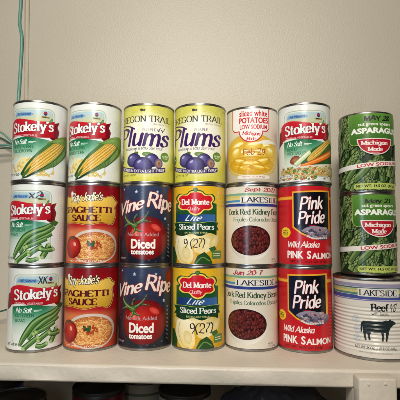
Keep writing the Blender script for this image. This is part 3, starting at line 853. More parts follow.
def label_kidney():
    A = Art(ystep=5); rnd = random.Random(10)
    q = reader(12, 258, 22, 390, 0.0, 242)
    base_paper(A, (226, 218, 200))
    y = lambda p: q(130, p)[1]
    lake_stripes(A, [(y(74), y(64), (126, 170, 140)), (y(84), y(75), (214, 196, 106)), (y(93), y(85), (222, 206, 130)), (y(104), y(94), (70, 142, 186)), (y(110), y(105), (226, 220, 204)), (y(119), y(110), (42, 70, 140)), (y(124), y(120), (120, 120, 170))])
    A.rect(*q.box(84, 78, 252, 111), (232, 226, 214))
    A.text(T_serif('LAKESIDE', .15, .055, .075, track=.06), q.box(90, 82, 250, 107), (22, 30, 66))
    A.rect(-60, y(122), 60, y(113), (40, 66, 138))
    A.text(T_serif('Dark Red Kidney Beans', .18, .07, .05, track=.05), q.box(32, 134, 268, 168), (44, 74, 46))
    A.text(T_serif('Frijoles Colorados Oscuros', .15, .07, .045, track=.04), q.box(54, 172, 262, 196), (74, 104, 74))
    cu, cv = q(131, 276)
    # bowl
    bowl = [(cu - 31.5, cv)] + [(cu + 31.5 * cos(a), cv - 26 * sin(a) * (1 if a < 10 else 1)) for a in [pi - pi * k / 24 for k in range(25)]]
    A.poly([(x, yv) for x, yv in bowl[1:]], lambda x, yv: mix((206, 196, 182), (240, 234, 222), (x - cu + 26) / 40))
    A.ell(cu, cv, 31.5, 21.8, (226, 220, 208), n=44)
    A.ell(cu, cv + .3, 30, 20.2, (46, 12, 14), n=40)
    for k in range(290):
        a = rnd.uniform(0, 6.28); r = math.sqrt(rnd.random()) * .94
        u, v = cu + 29 * r * cos(a), cv + .3 + 19 * r * sin(a)
        c = mix((84, 22, 24), (150, 54, 50), rnd.random())
        A.ell(u, v, 2.5, 1.45, mix(c, (30, 6, 8), .55), rot=rnd.uniform(0, 3.14), inner=mix(c, (196, 120, 110), rnd.random() * .35), off=(0, .3), n=10)
    A.text(T_sans('NET WT', .02), (31, 8, 40, 10.4), (60, 60, 60)); A.text(T_sans('15 OZ (425g)', .02), (31, 4.6, 45, 7), (60, 60, 60))
    return A

def label_salmon():
    A = Art(ystep=5); rnd = random.Random(12)
    q = reader(8, 255, 25, 390, .06, 242)
    base_paper(A, (200, 26, 36))
    y = lambda p: q(130, p)[1]
    A.rect(-110, y(94), 110, y(80), (236, 150, 40))
    A.rect(-110, y(92), 110, y(85), (244, 178, 62))
    def sh(g):
        return [q(*p) for p in ((86 - g, 66 - g), (238 + g, 66 - g), (238 + g, 226 + g * .4), (226 + g, 250 + g), (168, 262 + g * 1.3), (120, 240 + g * 1.3), (86 - g, 214 + g * .8))]
    A.poly(sh(6), (240, 176, 50)); A.poly(sh(0), lambda x, yv: mix((8, 8, 16), (40, 56, 120), (10 - x) / 60))
    outlined(A, lambda g: T_script('Pink', .175, .1, .16, .05, grow=g), q.box(112, 82, 214, 142), (250, 246, 244), (150, 20, 40), .06, warp=lambda X, Y: (X, Y + .05 * X))
    outlined(A, lambda g: T_script('Pride', .175, .1, .16, .05, grow=g), q.box(104, 146, 222, 204), (250, 246, 244), (150, 20, 40), .06, warp=lambda X, Y: (X, Y + .05 * X))
    A.rect(*q.box(152, 207, 184, 211), (150, 30, 40))
    # fish steaks along the lower edge of the shield
    A.poly(catmull([q(*p) for p in ((118, 232), (146, 216), (186, 212), (224, 222), (248, 238), (240, 262), (214, 274), (186, 268), (152, 254), (118, 232))], 3), lambda x, yv: mix((70, 62, 84), (150, 140, 160), (yv - 36) / 14))
    for k in range(46):
        u, v = q(rnd.uniform(138, 236), rnd.uniform(222, 264)); c = rnd.choice([(214, 206, 214), (104, 94, 120), (214, 140, 136), (52, 48, 70), (234, 180, 168), (150, 140, 164)])
        A.ell(u, v, rnd.uniform(1.6, 3.4), rnd.uniform(.8, 1.7), mix(c, (30, 24, 40), .35), rot=rnd.uniform(-.8, .8), inner=mix(c, (255, 250, 250), .25), off=(.2, .3), n=11)
    for k in range(10):
        A.ell(*q(146 + 9 * k, 256 + 1.4 * k + 5 * math.sin(k * .5)), 1.9, 1.2, (206, 190, 190), inner=(246, 236, 232), rot=-.3, n=9)
    u, v = q(48, 240)
    A.ell(u, v, 8.6, 7, (244, 206, 40), n=26)
    A.text(T_sans('FAMILY', .03), (u - 5, v + 1.6, u + 5, v + 3.6), (60, 46, 20)); A.text(T_sans('SIZE', .05), (u - 5, v - 1.4, u + 5, v + 1), (60, 46, 20)); A.text(T_sans('VALUE', .03), (u - 4, v - 4, u + 4, v - 2.2), (60, 46, 20))
    A.text(T_script('Wild Alaska', .17, .1, .2, .0), q.box(60, 278, 198, 306), (250, 236, 230))
    A.text(T_sans('PINK', .045), q.box(56, 320, 126, 353), (250, 246, 240))
    A.text(T_sans('S', .045), q.box(141, 319, 160, 354), (250, 246, 240)); A.text(T_sans('ALMON', .045), q.box(162, 326, 250, 353), (250, 246, 240))
    A.text(T_sans('NET WT. 14.75 OZ. (418g)', .02), q.box(66, 361, 226, 374), (70, 16, 20))
    return A

BEEF_R, BEEF_H = 50.6, 100.6
def beef_rib(v):
    if 8 < v < 66:
        e = min(1, (v - 8) / 3, (66 - v) / 3)
        k = 2 * pi / 4.6
        return .5 * e * (sin(k * v) - 1), .5 * e * k * cos(k * v)
    return 0.0, 0.0

def label_beef():
    A = Art(R=BEEF_R, v0=3, v1=97.4, rib=beef_rib, ystep=4)
    q = reader(-27, 329, 30, 387, 0, -169, Rm=BEEF_R, H=BEEF_H, D=645)
    base_paper(A, (224, 218, 206))
    top = [(92.0, 95.6, (222, 216, 206)), (87.6, 92, (150, 146, 172)), (85.6, 87.2, (70, 96, 110)), (83.0, 85.4, (170, 180, 120)), (80.6, 82.8, (206, 194, 110)), (77.8, 80.4, (84, 132, 116)), (72.6, 77.4, (70, 82, 148)), (70.8, 72.2, (128, 122, 172))]
    up = 1.6
    lake_stripes(A, [(a + up, b + up, c) for a, b, c in top])
    A.rect(-18, 77.6, 32, 87.8, (226, 220, 208))
    A.text(T_serif('LAKESIDE', .15, .055, .075, track=.06), (-16.4, 78.8, 29.5, 86.4), (22, 28, 60))
    A.text(T_serif('Beef', .23, .1, .06, track=.06), (-3, 60.2, 18.6, 69.6), (30, 30, 34))
    A.text(T_serif('with Juices', .14, .08, .04), (-2, 55.4, 18, 59), (60, 60, 66))
    # faint blue stamps
    for (u, v) in ((-21.5, 49), (-19.5, 37), (-20.5, 26)):
        A.ell(u, v, 4.6, 4.4, (168, 180, 204), n=24); A.ell(u, v, 3.8, 3.6, (222, 218, 208), n=24)
        for k in range(5): A.rect(u - 2.6 + k * .2, v - 2 + k * .9, u + 2.2, v - 1.6 + k * .9, (160, 174, 200))
    # cow, drawn facing right
    q2 = lambda x, y: ((x - 197) * .285, 47.5 - (y - 243) * .2385 * 1.24)
    body = [(146, 250), (156, 242), (172, 242), (200, 240), (232, 241), (250, 236), (262, 238), (266, 228), (271, 236), (280, 238), (291, 246), (292, 252), (284, 254), (276, 258), (270, 266), (262, 276), (260, 284), (258, 300), (252, 322), (245, 322), (248, 300), (246, 286), (238, 288), (240, 306), (236, 322), (228, 322), (231, 304), (227, 288), (205, 290), (188, 286), (182, 298), (184, 320), (176, 321), (172, 300), (166, 292), (164, 304), (168, 321), (160, 322), (155, 302), (153, 282), (150, 266), (147, 292), (143, 290), (143, 262)]
    A.poly([q2(*p) for p in body], (22, 40, 44))
    A.text(T_sans('NET WT 24 OZ (1 LB 8 OZ) 680g', .02), (-23, 12.6, 27, 17), (56, 58, 66))
    A.text(T_sans('KEEP REFRIGERATED AFTER OPENING', .0), (-18, 8.4, 22, 10.2), (120, 120, 124))
    return A

# ---- ink written on single cans with a marker
def ink(text, box, col, w=.16, seed=1, R=36.5, v1=106.8, slant=.1, layer0=90, rib=None):
    A = Art(R=R, v1=v1, layer0=layer0, rib=rib); A.v0 = -5; A.v1 = 200
    A.text(stroke_text(text, w * 1.15, w * .6, 0, slant, .05, nib=.6, wobble=.065, seed=seed), box, col)
    return A
# ------------------------------------------------------------------ materials
def new_mat(name):
    m = bpy.data.materials.new(name); m.use_nodes = True
    return m, m.node_tree.nodes, m.node_tree.links, m.node_tree.nodes['Principled BSDF']

def noise_bump(N, L, b, scale, strength, dist, detail=3, coord='Object', rough=.5):
    tc = N.new('ShaderNodeTexCoord'); t = N.new('ShaderNodeTexNoise')
    t.inputs['Scale'].default_value = scale; t.inputs['Detail'].default_value = detail; t.inputs['Roughness'].default_value = rough
    bp = N.new('ShaderNodeBump'); bp.inputs['Strength'].default_value = strength; bp.inputs['Distance'].default_value = dist
    L.new(tc.outputs[coord], t.inputs['Vector']); L.new(t.outputs['Fac'], bp.inputs['Height'])
    L.new(bp.outputs['Normal'], b.inputs['Normal'])
    return tc, t, bp

def paper_mat():
    m, N, L, b = new_mat('printed paper')
    at = N.new('ShaderNodeAttribute'); at.attribute_name = 'Print'
    tc, t, bp = noise_bump(N, L, b, 44, .13, .002, 4)
    n2 = N.new('ShaderNodeTexNoise'); n2.inputs['Scale'].default_value = 500; n2.inputs['Detail'].default_value = 3
    L.new(tc.outputs['Object'], n2.inputs['Vector'])
    mr = N.new('ShaderNodeMapRange'); n2.inputs['Roughness'].default_value = .75; n2.inputs['Detail'].default_value = 6
    sp = N.new('ShaderNodeSeparateColor'); sp.mode = 'HSV'; L.new(at.outputs['Color'], sp.inputs[0])
    lo = N.new('ShaderNodeMapRange'); lo.inputs[1].default_value = .2; lo.inputs[2].default_value = .8; lo.inputs[3].default_value = .95; lo.inputs[4].default_value = .82
    hi = N.new('ShaderNodeMapRange'); hi.inputs[1].default_value = .2; hi.inputs[2].default_value = .8; hi.inputs[3].default_value = 1.03; hi.inputs[4].default_value = 1.12
    L.new(sp.outputs[1], lo.inputs[0]); L.new(sp.outputs[1], hi.inputs[0])
    mr.inputs[1].default_value = .3; mr.inputs[2].default_value = .7
    L.new(lo.outputs[0], mr.inputs[3]); L.new(hi.outputs[0], mr.inputs[4])
    L.new(n2.outputs['Fac'], mr.inputs[0])
    mx = N.new('ShaderNodeVectorMath'); mx.operation = 'SCALE'
    L.new(at.outputs['Color'], mx.inputs[0]); L.new(mr.outputs[0], mx.inputs['Scale'])
    L.new(mx.outputs[0], b.inputs['Base Color'])
    r = N.new('ShaderNodeMapRange'); r.inputs[3].default_value = .2; r.inputs[4].default_value = .34
    L.new(t.outputs['Fac'], r.inputs[0]); L.new(r.outputs[0], b.inputs['Roughness'])
    b.inputs['Specular IOR Level'].default_value = .5
    return m

def ink_mat():
    m, N, L, b = new_mat('marker ink')
    at = N.new('ShaderNodeAttribute'); at.attribute_name = 'Print'
    L.new(at.outputs['Color'], b.inputs['Base Color'])
    b.inputs['Roughness'].default_value = .5
    return m

def metal_mat(name, col, rough):
    m, N, L, b = new_mat(name)
    tc, t, bp = noise_bump(N, L, b, 180, .08, .0006, 4)
    r = N.new('ShaderNodeMapRange'); r.inputs[3].default_value = rough - .1; r.inputs[4].default_value = rough + .16
    L.new(t.outputs['Fac'], r.inputs[0]); L.new(r.outputs[0], b.inputs['Roughness'])
    cr = N.new('ShaderNodeMix'); cr.data_type = 'RGBA'
    cr.inputs[6].default_value = (*[c * .62 for c in col], 1); cr.inputs[7].default_value = (*col, 1)
    L.new(t.outputs['Fac'], cr.inputs[0]); L.new(cr.outputs[2], b.inputs['Base Color'])
    b.inputs['Metallic'].default_value = 1
    return m

def paint_mat(name, c0, c1, scale, strength, dist, rough, big=3.0, marks=None, detail=2):
    m, N, L, b = new_mat(name)
    tc, t, bp = noise_bump(N, L, b, scale, strength, dist, detail)
    n2 = N.new('ShaderNodeTexNoise'); n2.inputs['Scale'].default_value = big; n2.inputs['Detail'].default_value = 4
    L.new(tc.outputs['Object'], n2.inputs['Vector'])
    cr = N.new('ShaderNodeValToRGB')
    cr.color_ramp.elements[0].position = .3; cr.color_ramp.elements[1].position = .7
    cr.color_ramp.elements[0].color = (*lin(c0), 1); cr.color_ramp.elements[1].color = (*lin(c1), 1)
    L.new(n2.outputs['Fac'], cr.inputs[0])
    out = cr.outputs[0]
    if marks:      # small scuffs and chips
        n3 = N.new('ShaderNodeTexNoise'); n3.inputs['Scale'].default_value = marks[0]; n3.inputs['Detail'].default_value = 6; n3.inputs['Roughness'].default_value = .7
        L.new(tc.outputs['Object'], n3.inputs['Vector'])
        r3 = N.new('ShaderNodeMapRange'); r3.inputs[1].default_value = marks[1]; r3.inputs[2].default_value = marks[1] + .1
        L.new(n3.outputs['Fac'], r3.inputs[0])
        mx = N.new('ShaderNodeMix'); mx.data_type = 'RGBA'
        mx.inputs[7].default_value = (*lin(marks[2]), 1)
        L.new(r3.outputs[0], mx.inputs[0]); L.new(out, mx.inputs[6]); out = mx.outputs[2]
    L.new(out, b.inputs['Base Color'])
    b.inputs['Roughness'].default_value = rough
    return m

PAPER, INK = paper_mat(), ink_mat()
TIN = metal_mat('tin plate', (.36, .33, .29), .36)
RIM = metal_mat('rim steel', (.46, .44, .41), .3)
WALL = paint_mat('orange peel wall paint', (191, 184, 167), (200, 193, 177), 430, .40, .0013, .46, 2.5, (30, .7, (178, 168, 152)))
SHELF = paint_mat('white shelf paint', (212, 201, 182), (221, 211, 194), 150, .34, .0016, .45, 14, (60, .68, (168, 140, 108)))
POST = paint_mat('white post paint', (212, 201, 182), (220, 210, 192), 140, .35, .0016, .45, 18)

# ------------------------------------------------------------------ mesh helpers
def link(name, me, parent=None, mat=None):
    o = bpy.data.objects.new(name, me); COL.objects.link(o)
    if mat and me is not None and not me.materials: me.materials.append(mat)
    if parent is not None: o.parent = parent
    return o

def lathe(name, prof, n=96, closed=False, ang=35):
    vs, fs = [], []
    m = len(prof)
    for k in range(n):
        a = 2 * pi * k / n
        for r, z in prof: vs.append((r * sin(a) * .001, -r * cos(a) * .001, z * .001))
    for k in range(n):
        k2 = (k + 1) % n
        for i in range(m if closed else m - 1):
            j = (i + 1) % m
            fs.append((k * m + i, k2 * m + i, k2 * m + j, k * m + j))
    me = bpy.data.meshes.new(name); me.from_pydata(vs, [], fs)
    bm = bmesh.new(); bm.from_mesh(me)
    bmesh.ops.remove_doubles(bm, verts=bm.verts, dist=1e-7)
    bmesh.ops.recalc_face_normals(bm, faces=bm.faces)
    bm.to_mesh(me); bm.free()
    me.shade_smooth(); me.set_sharp_from_angle(angle=radians(ang)); me.update()
    return me

def tube_mesh(name, pts, r, sides=10, res=8):
    p = catmull(pts, res)
    bm = bmesh.new(); rings = []
    up = Vector((0, 1, 0))
    for i, q in enumerate(p):
        a = Vector(p[max(0, i - 1)]); b = Vector(p[min(len(p) - 1, i + 1)])
        t = (b - a).normalized()
        s = t.cross(up)
        if s.length < .05: s = t.cross(Vector((1, 0, 0)))
        s.normalize(); w = t.cross(s)
        rings.append([bm.verts.new(Vector(q) + (s * cos(2 * pi * k / sides) + w * sin(2 * pi * k / sides)) * r) for k in range(sides)])
    for A, B in zip(rings, rings[1:]):
        for k in range(sides): bm.faces.new((A[k], A[(k + 1) % sides], B[(k + 1) % sides], B[k]))
    bm.faces.new(rings[0]); bm.faces.new(list(reversed(rings[-1])))
    bmesh.ops.recalc_face_normals(bm, faces=bm.faces)
    me = bpy.data.meshes.new(name); bm.to_mesh(me); bm.free(); me.shade_smooth()
    return me

def box_mesh(name, x0, y0, z0, x1, y1, z1, bev=.002, seg=3):
    bm = bmesh.new()
    bmesh.ops.create_cube(bm, size=1)
    for v in bm.verts:
        v.co = Vector(((x0 + x1) / 2 + v.co.x * (x1 - x0), (y0 + y1) / 2 + v.co.y * (y1 - y0), (z0 + z1) / 2 + v.co.z * (z1 - z0)))
    if bev: bmesh.ops.bevel(bm, geom=list(bm.edges), offset=bev, segments=seg, profile=.5, affect='EDGES')
    me = bpy.data.meshes.new(name); bm.to_mesh(me); bm.free()
    me.shade_smooth(); me.set_sharp_from_angle(angle=radians(40))
    return me

def tag(o, label, cat, group=None):
    o['label'] = label; o['category'] = cat
    if group: o['group'] = group
    return o

# ------------------------------------------------------------------ the cans
CAN_R = 36.9
def can_meshes(H, Rs=CAN_R, Rb=36.2, ribs=None):
    if ribs is None:
        bp = [(Rb - .6, 2.0), (Rb, 3.0), (Rb, H - 3.0), (Rb - .6, H - 2.0)]
    else:
        bp = [(Rb - .6, 2.0)] + [(Rb + ribs(3 + (H - 6) * k / 140)[0], 3 + (H - 6) * k / 140) for k in range(141)] + [(Rb - .6, H - 2.0)]
    rim = lambda z, s: [(Rs - 2.2, z - s * 3.4), (Rs - .5, z - s * 3.5), (Rs - .1, z - s * 3.1), (Rs, z - s * 2.3), (Rs, z - s * .9), (Rs - .25, z - s * .3), (Rs - .8, z), (Rs - 1.4, z - s * .12), (Rs - 1.9, z - s * .6), (Rs - 2.2, z - s * 1.4)]
    panel = lambda z, s: [(Rs - 2.25, z - s * 1.2), (Rs - 2.6, z - s * 3.6), (Rs - 3.2, z - s * 4.2), (Rs - 4.4, z - s * 4.2), (Rs - 5.2, z - s * 3.2), (Rs - 8, z - s * 3.1), (Rs - 9, z - s * 3.7), (Rs - 13, z - s * 3.7), (Rs - 14, z - s * 3.1), (.001, z - s * 3.1)]
    return dict(body=lathe('can_body', bp), lid=lathe('can_lid', panel(H, 1)), base=lathe('can_base', panel(0, -1)),
                top_rim=lathe('can_top_rim', rim(H, 1), closed=True), bottom_rim=lathe('can_bottom_rim', rim(0, -1), closed=True))
STD = can_meshes(111.6); SHORT = can_meshes(108.3); SPEAR = can_meshes(111.0); BIG = can_meshes(BEEF_H, 51.4, 50.2, beef_rib)

def art_mesh(A, name, mat, base=0.0):
    fix_winding(A)
    return A.build(name, mat, base)

LABELS = dict(corn=(label_corn, 'corn_can', STD), bean=(label_green_beans, 'green_bean_can', STD), veg=(label_mixed_veg, 'mixed_vegetable_can', STD),
              plum=(label_plums, 'plum_can', STD), potato=(label_potatoes, 'potato_can', SHORT), asp=(label_asparagus, 'asparagus_can', SPEAR),
              spag=(label_spaghetti, 'spaghetti_sauce_can', STD), tom=(label_tomatoes, 'diced_tomato_can', STD), pear=(label_pears, 'sliced_pear_can', STD),
              kid=(label_kidney, 'kidney_bean_can', STD), sal=(label_salmon, 'salmon_can', STD), beef=(label_beef, 'beef_can', BIG))
PRINT, TOPL = {}, {}
def can(kind, x, y, z, rot, label, group=None, marks=(), tilt=0.0):
    fn, name, geo = LABELS[kind]
    if kind not in PRINT:
        art = fn(); TOPL[kind] = max(art.layers)
        PRINT[kind] = art_mesh(art, name.replace('_can', '') + '_label', PAPER)
    root = bpy.data.objects.new(name, None); COL.objects.link(root)
    root.empty_display_size = .03
    root.location = (x, y, z)
    root.rotation_euler = (0, tilt, -math.atan2(x, y) + rot)
    tag(root, label, 'can', group)
    for part, m in (('body', TIN), ('lid', TIN), ('base', TIN), ('top_rim', RIM), ('bottom_rim', RIM)):
        link(part, geo[part], root, m)
    lab = link('label', PRINT[kind], root)
    for (A, what) in marks:
        lift = TOPL[kind] + 2 - A.layer0
        A.V = [(u, v, l + lift) for u, v, l in A.V]
        link(what, art_mesh(A, what, INK), lab)
    return root

H = .1117                      # one storey of cans
Z1, Z2, Z3 = 2 * H, H, 0.0003
YH = lambda y0, s: (232 - y0) * s
def mark(text, zoom, rot, bx, col, H=111.6, **k):
    L, R, T, B, yh = zoom
    q = reader(L, R, T, B, rot, yh, H=H)
    return (ink(text, q.box(*bx), col, **k), 'handwriting')
BLK = (28, 24, 30)

# top storey
can('corn', -.2287, .6035, Z1, -.36, 'corn can at the end of the top layer, beside the teal cord', 'sweet corn cans')
can('corn', -.1516, .6115, Z1, -.50, 'corn can between the other corn can and a yellow plum can', 'sweet corn cans')
can('plum', -.0748, .6156, Z1, -.20, 'yellow-green plum can with two ink ticks over its name, next to a corn can', 'purple plum cans',
    [mark('~~', (15, 250, 25, 390, 600), -.2, (168, 138, 202, 160), (50, 30, 70), w=.14)])
can('plum', .0, .6139, Z1, -.17, 'yellow-green plum can without ink ticks, next to the sliced potato can', 'purple plum cans')
can('potato', .0757, .6165, Z1, -.05, 'slightly shorter can of sliced white potatoes with a red-edged white panel and brown handwritten date', None,
    [mark('Feb 29', (15, 258, 33, 390, 600), -.05, (94, 232, 196, 264), (168, 78, 36), w=.11)])
can('veg', .1494, .6074, Z1, .05, 'white mixed vegetable can with a red banner and carrots, between the potatoes and the asparagus')
can('asp', .2387, .6094, .1009 + .1111, .28, 'upper green asparagus can, topmost of its stack, MAY written in ink on its panel', 'green asparagus cans',
    [mark('MAY 28', (20, 270, 32, 385, 564), .28, (140, 53, 244, 78), BLK, w=.2, H=111)])
# middle storey
can('bean', -.2280, .6035, Z2, -.41, 'green bean can turned to one side with its banner cut off, under a corn can', 'green bean cans',
    [mark('x2', (43, 305, 10, 390, 242), -.41, (128, 52, 192, 86), (52, 50, 66), w=.12)])
can('spag', -.1516, .6115, Z2, -.20, 'upper red spaghetti sauce can, under a corn can with a bright streak down its middle', 'spaghetti sauce cans')
can('tom', -.0766, .6156, Z2, -.08, 'upper navy diced tomato can, right under the plum can with ink ticks', 'diced tomato cans',
    [mark('8 27', (22, 258, 20, 385, 242), -.08, (82, 168, 166, 198), (60, 20, 40), w=.1)])
can('pear', -.0013, .6139, Z2, -.05, 'upper yellow sliced pear can, right under a plum can, 9 (27) written across the pears', 'sliced pear cans',
    [mark('9 (27)', (14, 256, 22, 385, 242), -.05, (68, 262, 163, 310), BLK, w=.11)])
can('kid', .0736, .6147, Z2, .0, 'upper cream kidney bean can, right under the potato can', 'kidney bean cans',
    [mark('Sept 2027', (12, 258, 22, 390, 242), 0, (106, 38, 246, 61), (176, 52, 66), w=.16)])
can('sal', .1478, .6074, Z2, .06, 'upper red salmon can, right under the mixed vegetable can', 'pink salmon cans')
can('asp', .2380, .6094, .1009, .36, 'lower green asparagus can, standing on the wide beef can', 'green asparagus cans',
    [mark('May 21', (22, 275, 12, 380, 187), .36, (142, 40, 244, 64), BLK, w=.17, H=111)])
# bottom storey
can('bean', -.2269, .6035, Z3, -.015, 'green bean can facing forward, standing on the shelf at the open end of the row', 'green bean cans',
    [mark('XK', (22, 272, 8, 388, -128), -.015, (152, 54, 192, 88), (30, 34, 60), w=.16)])
can('spag', -.1518, .6115, Z3, -.26, 'lower red spaghetti sauce can, standing on the shelf between green beans and tomatoes', 'spaghetti sauce cans')
can('tom', -.0767, .6156, Z3, -.10, 'lower navy diced tomato can, standing on the shelf with ink marks on the tomato', 'diced tomato cans',
    [mark('B 27', (10, 250, 12, 388, -133), -.10, (64, 144, 160, 192), (60, 20, 40), w=.1)])
can('pear', -.0015, .6139, Z3, .05, 'lower yellow sliced pear can, standing on the shelf with 9(27) written on it', 'sliced pear cans',
    [mark('9(27)', (5, 245, 10, 388, -133), .05, (88, 260, 190, 314), BLK, w=.11)])
can('kid', .0733, .6147, Z3, -.20, 'lower cream kidney bean can, standing on the shelf between pears and salmon', 'kidney bean cans',
    [mark('Jun 20 7', (12, 252, 12, 390, -133), -.2, (52, 28, 184, 53), (176, 52, 66), w=.18)])
can('sal', .1470, .6074, Z3, -.16, 'lower red salmon can, standing on the shelf beside the wide beef can', 'pink salmon cans')
qb = reader(-27, 329, 30, 387, 0, -169, Rm=BEEF_R, H=BEEF_H, D=645)
can('beef', .2340, .5865, Z3, .0, 'wide cream beef can with ribbed sides and a dark cow silhouette, under the asparagus cans', None,
    [(ink('9 27', (20.5, 59.6, 29, 70.5), BLK, w=.17, R=BEEF_R, v1=99, rib=beef_rib), 'handwriting')])

# ------------------------------------------------------------------ shelf, wall
SK = -.0446                       # the shelf runs slightly towards the camera on the right
yaw = math.atan(SK)
def structure(name, me, mat):
    o = link(name, me, None, mat); o['kind'] = 'structure'; return o
def frame(o): o.rotation_euler = (0, 0, yaw); return o

sh = bpy.data.objects.new('shelf', None); COL.objects.link(sh); frame(sh); sh.location = (0, .5142, -.0212)
tag(sh, 'white painted wooden shelf with a square front post, carrying the stacked cans', 'shelf')
def board(name, x0, x1, y0, y1, z0, z1):
    """long board with a softened, slightly uneven painted front edge"""
    bm = bmesh.new(); rnd = random.Random(21)
    prof = []
    r = .0042
    for cy, cz, a0 in ((y0 + r, z1 - r, 90), (y0 + r, z0 + r, 180)):
        for k in range(7): 
            a = radians(a0 + 15 * k); prof.append((cy + r * cos(a), cz + r * sin(a)))
    prof = [(y1, z1)] + prof + [(y1, z0)]
    n = 160; rows = []
    wob = [0] * (n + 1)
    from mathutils import noise
    for i in range(n + 1):
        x = x0 + (x1 - x0) * i / n
        row = []
        for j, (a, b) in enumerate(prof):
            f = 1 if 0 < j < len(prof) - 1 else 0
            d = noise.noise(Vector((x * 22, j * .35, 3))) * .0009 + noise.noise(Vector((x * 70, j * .7, 9))) * .0004
            row.append(bm.verts.new((x, a - f * d, b + (f * d * .4 if j > 7 else 0))))
        rows.append(row)
    for A, B in zip(rows, rows[1:]):
        for j in range(len(prof) - 1): bm.faces.new((A[j], A[j + 1], B[j + 1], B[j]))
    bm.faces.new(rows[0]); bm.faces.new(list(reversed(rows[-1])))
    for i in range(n): bm.faces.new((rows[i][0], rows[i + 1][0], rows[i + 1][-1], rows[i][-1]))
    bmesh.ops.recalc_face_normals(bm, faces=bm.faces)
    me = bpy.data.meshes.new(name); bm.to_mesh(me); bm.free(); me.shade_smooth(); me.set_sharp_from_angle(angle=radians(35))
    return me
link('board', board('shelf_board', -.9, .9, 0, .215, 0, .0212), sh, SHELF)
def join(name, parts):
    bm = bmesh.new()
    for m in parts: bm.from_mesh(m)
    me = bpy.data.meshes.new(name); bm.to_mesh(me); bm.free()
    me.shade_smooth(); me.set_sharp_from_angle(angle=radians(40))
    return me
post = link('post', join('shelf_post', [box_mesh('a', .1765, -.0225, -.34, .2180, -.0014, .0188, .0022), box_mesh('b', .1768, -.0016, -.34, .2177, .030, -.0004, .0010)]), sh, POST)
for sx, sz in ((.1872, .0126), (.2052, .0134)):
    me = lathe('screw_head', [(.001, 1.1), (.8, 1.0), (1.35, .7), (1.65, .1), (1.7, -.4)], n=20)
    s = link('screw', me, post, POST); s.location = (sx, -.0225, sz); s.rotation_euler = (radians(90), 0, 0)

wm = box_mesh('wall', -1.6, .2255, -.8, 1.6, .30, 1.3, 0)
w = structure('wall', wm, WALL); frame(w); w.location = (0, .507, 0)
fl = bpy.data.objects.new('lower_shelf', None); COL.objects.link(fl)
bpy.data.objects.remove(fl)
lo = link('lower_shelf', board('lower_shelf_board', -.9, .9, .012, .225, -.19, -.172), None, SHELF); frame(lo); lo.location = (0, .507, 0)
tag(lo, 'lower painted shelf board in the dark, holding the shadowed cans under the main shelf', 'shelf')

# ------------------------------------------------------------------ cord on the wall, green loops
def cord_mat(name, c, rough=.4):
    m, N, L, b = new_mat(name)
    tc, t, bp = noise_bump(N, L, b, 300, .25, .0006, 2)
    cr = N.new('ShaderNodeMix'); cr.data_type = 'RGBA'
    cr.inputs[6].default_value = (*lin(mix(c, (20, 30, 30), .25)), 1); cr.inputs[7].default_value = (*lin(c), 1)
    L.new(t.outputs['Fac'], cr.inputs[0]); L.new(cr.outputs[2], b.inputs['Base Color'])
    b.inputs['Roughness'].default_value = rough
    return m
TEAL = cord_mat('teal cord', (112, 170, 154)); PINKC = cord_mat('pale pink cord', (204, 176, 156)); OLIVE = cord_mat('pale olive cord', (190, 178, 142))
DTEAL = cord_mat('dark green strand', (52, 96, 82))
wy = lambda x: .507 + .2255 / cos(yaw) + SK * x
S = .744 / .72
def on_wall(px, py, off):
    a, b = px - 200, py - 200
    X, Y = (a * cos(.0046) + b * sin(.0046)) / 428, (-a * sin(.0046) + b * cos(.0046)) / 428
    p = .0762
    d = Vector((X, cos(p) + Y * sin(p), sin(p) - Y * cos(p)))
    t = (.507 + .2255 / cos(yaw) - off) / (d.y - SK * d.x)
    return tuple(d * t + Vector((0, 0, .1567)))
cord = link('hanging_cord', tube_mesh('hanging_cord', [on_wall(*p) for p in ((22.5, -60, .003), (21, 0, .003), (19.6, 22, .003), (21.8, 38, .005), (21, 60, .003), (19.4, 85, .003), (18.4, 104, .003), (20, 140, .004), (26, 190, .003), (30, 260, .003), (31, 330, .003))], .0029), None, TEAL)
tag(cord, 'teal cord hanging straight down the wall behind the end corn can', 'cord')
for mt, pts, nm, lb in ((PINKC, ((25.4, -60), (25, 0), (24.6, 60), (24.2, 110), (24, 200), (24, 330)), 'thin_cord', 'thin pale pink cord close beside the teal cord on the wall'),
                        (OLIVE, ((30, -60), (29.2, 0), (28.4, 60), (27.4, 110), (27, 200), (27, 330)), 'thin_cord', 'thin pale olive cord on the wall, the one farther from the teal cord')):
    o = link(nm, tube_mesh(nm, [on_wall(a, b, .0014) for a, b in pts], .0008), None, mt)
    tag(o, lb, 'cord', 'thin cords on the wall')
# loops of teal strand sticking out behind the end can
loops = bpy.data.objects.new('coiled_strap', None); COL.objects.link(loops)
loops.location = on_wall(24, 150, .02); loops.rotation_euler = (0, 0, 0)
tag(loops, 'coil of teal and dark green strands reaching out behind the end corn can', 'cord')
o0 = Vector(loops.location)
for k, (pts, r, mt) in enumerate(((((-40, 126), (-14, 128), (0, 132), (8, 138), (16, 146), (28, 156)), .0016, TEAL),
                          (((-40, 136), (-14, 136), (0, 138), (8, 142), (16, 147), (28, 152)), .0014, DTEAL),
                          (((-40, 149), (-14, 146), (0, 145), (8, 145), (16, 148), (28, 158)), .0017, TEAL),
                          (((-40, 156), (-14, 151), (0, 148.5), (9, 148), (16, 151), (28, 160)), .0013, DTEAL))):
    q_ = [tuple(Vector(on_wall(a, b, .02 + .004 * k)) - o0) for a, b in pts]
    link('strand', tube_mesh('strand', q_, r), loops, mt)
o = link('loose_strand', tube_mesh('loose_strand', [on_wall(a, b, .03) for a, b in ((-50, 322), (-20, 316), (0, 311.5), (8, 309), (20, 304), (34, 300))], .0013), None, DTEAL)
tag(o, 'short dark green strand showing beside the bottom green bean can', 'cord')

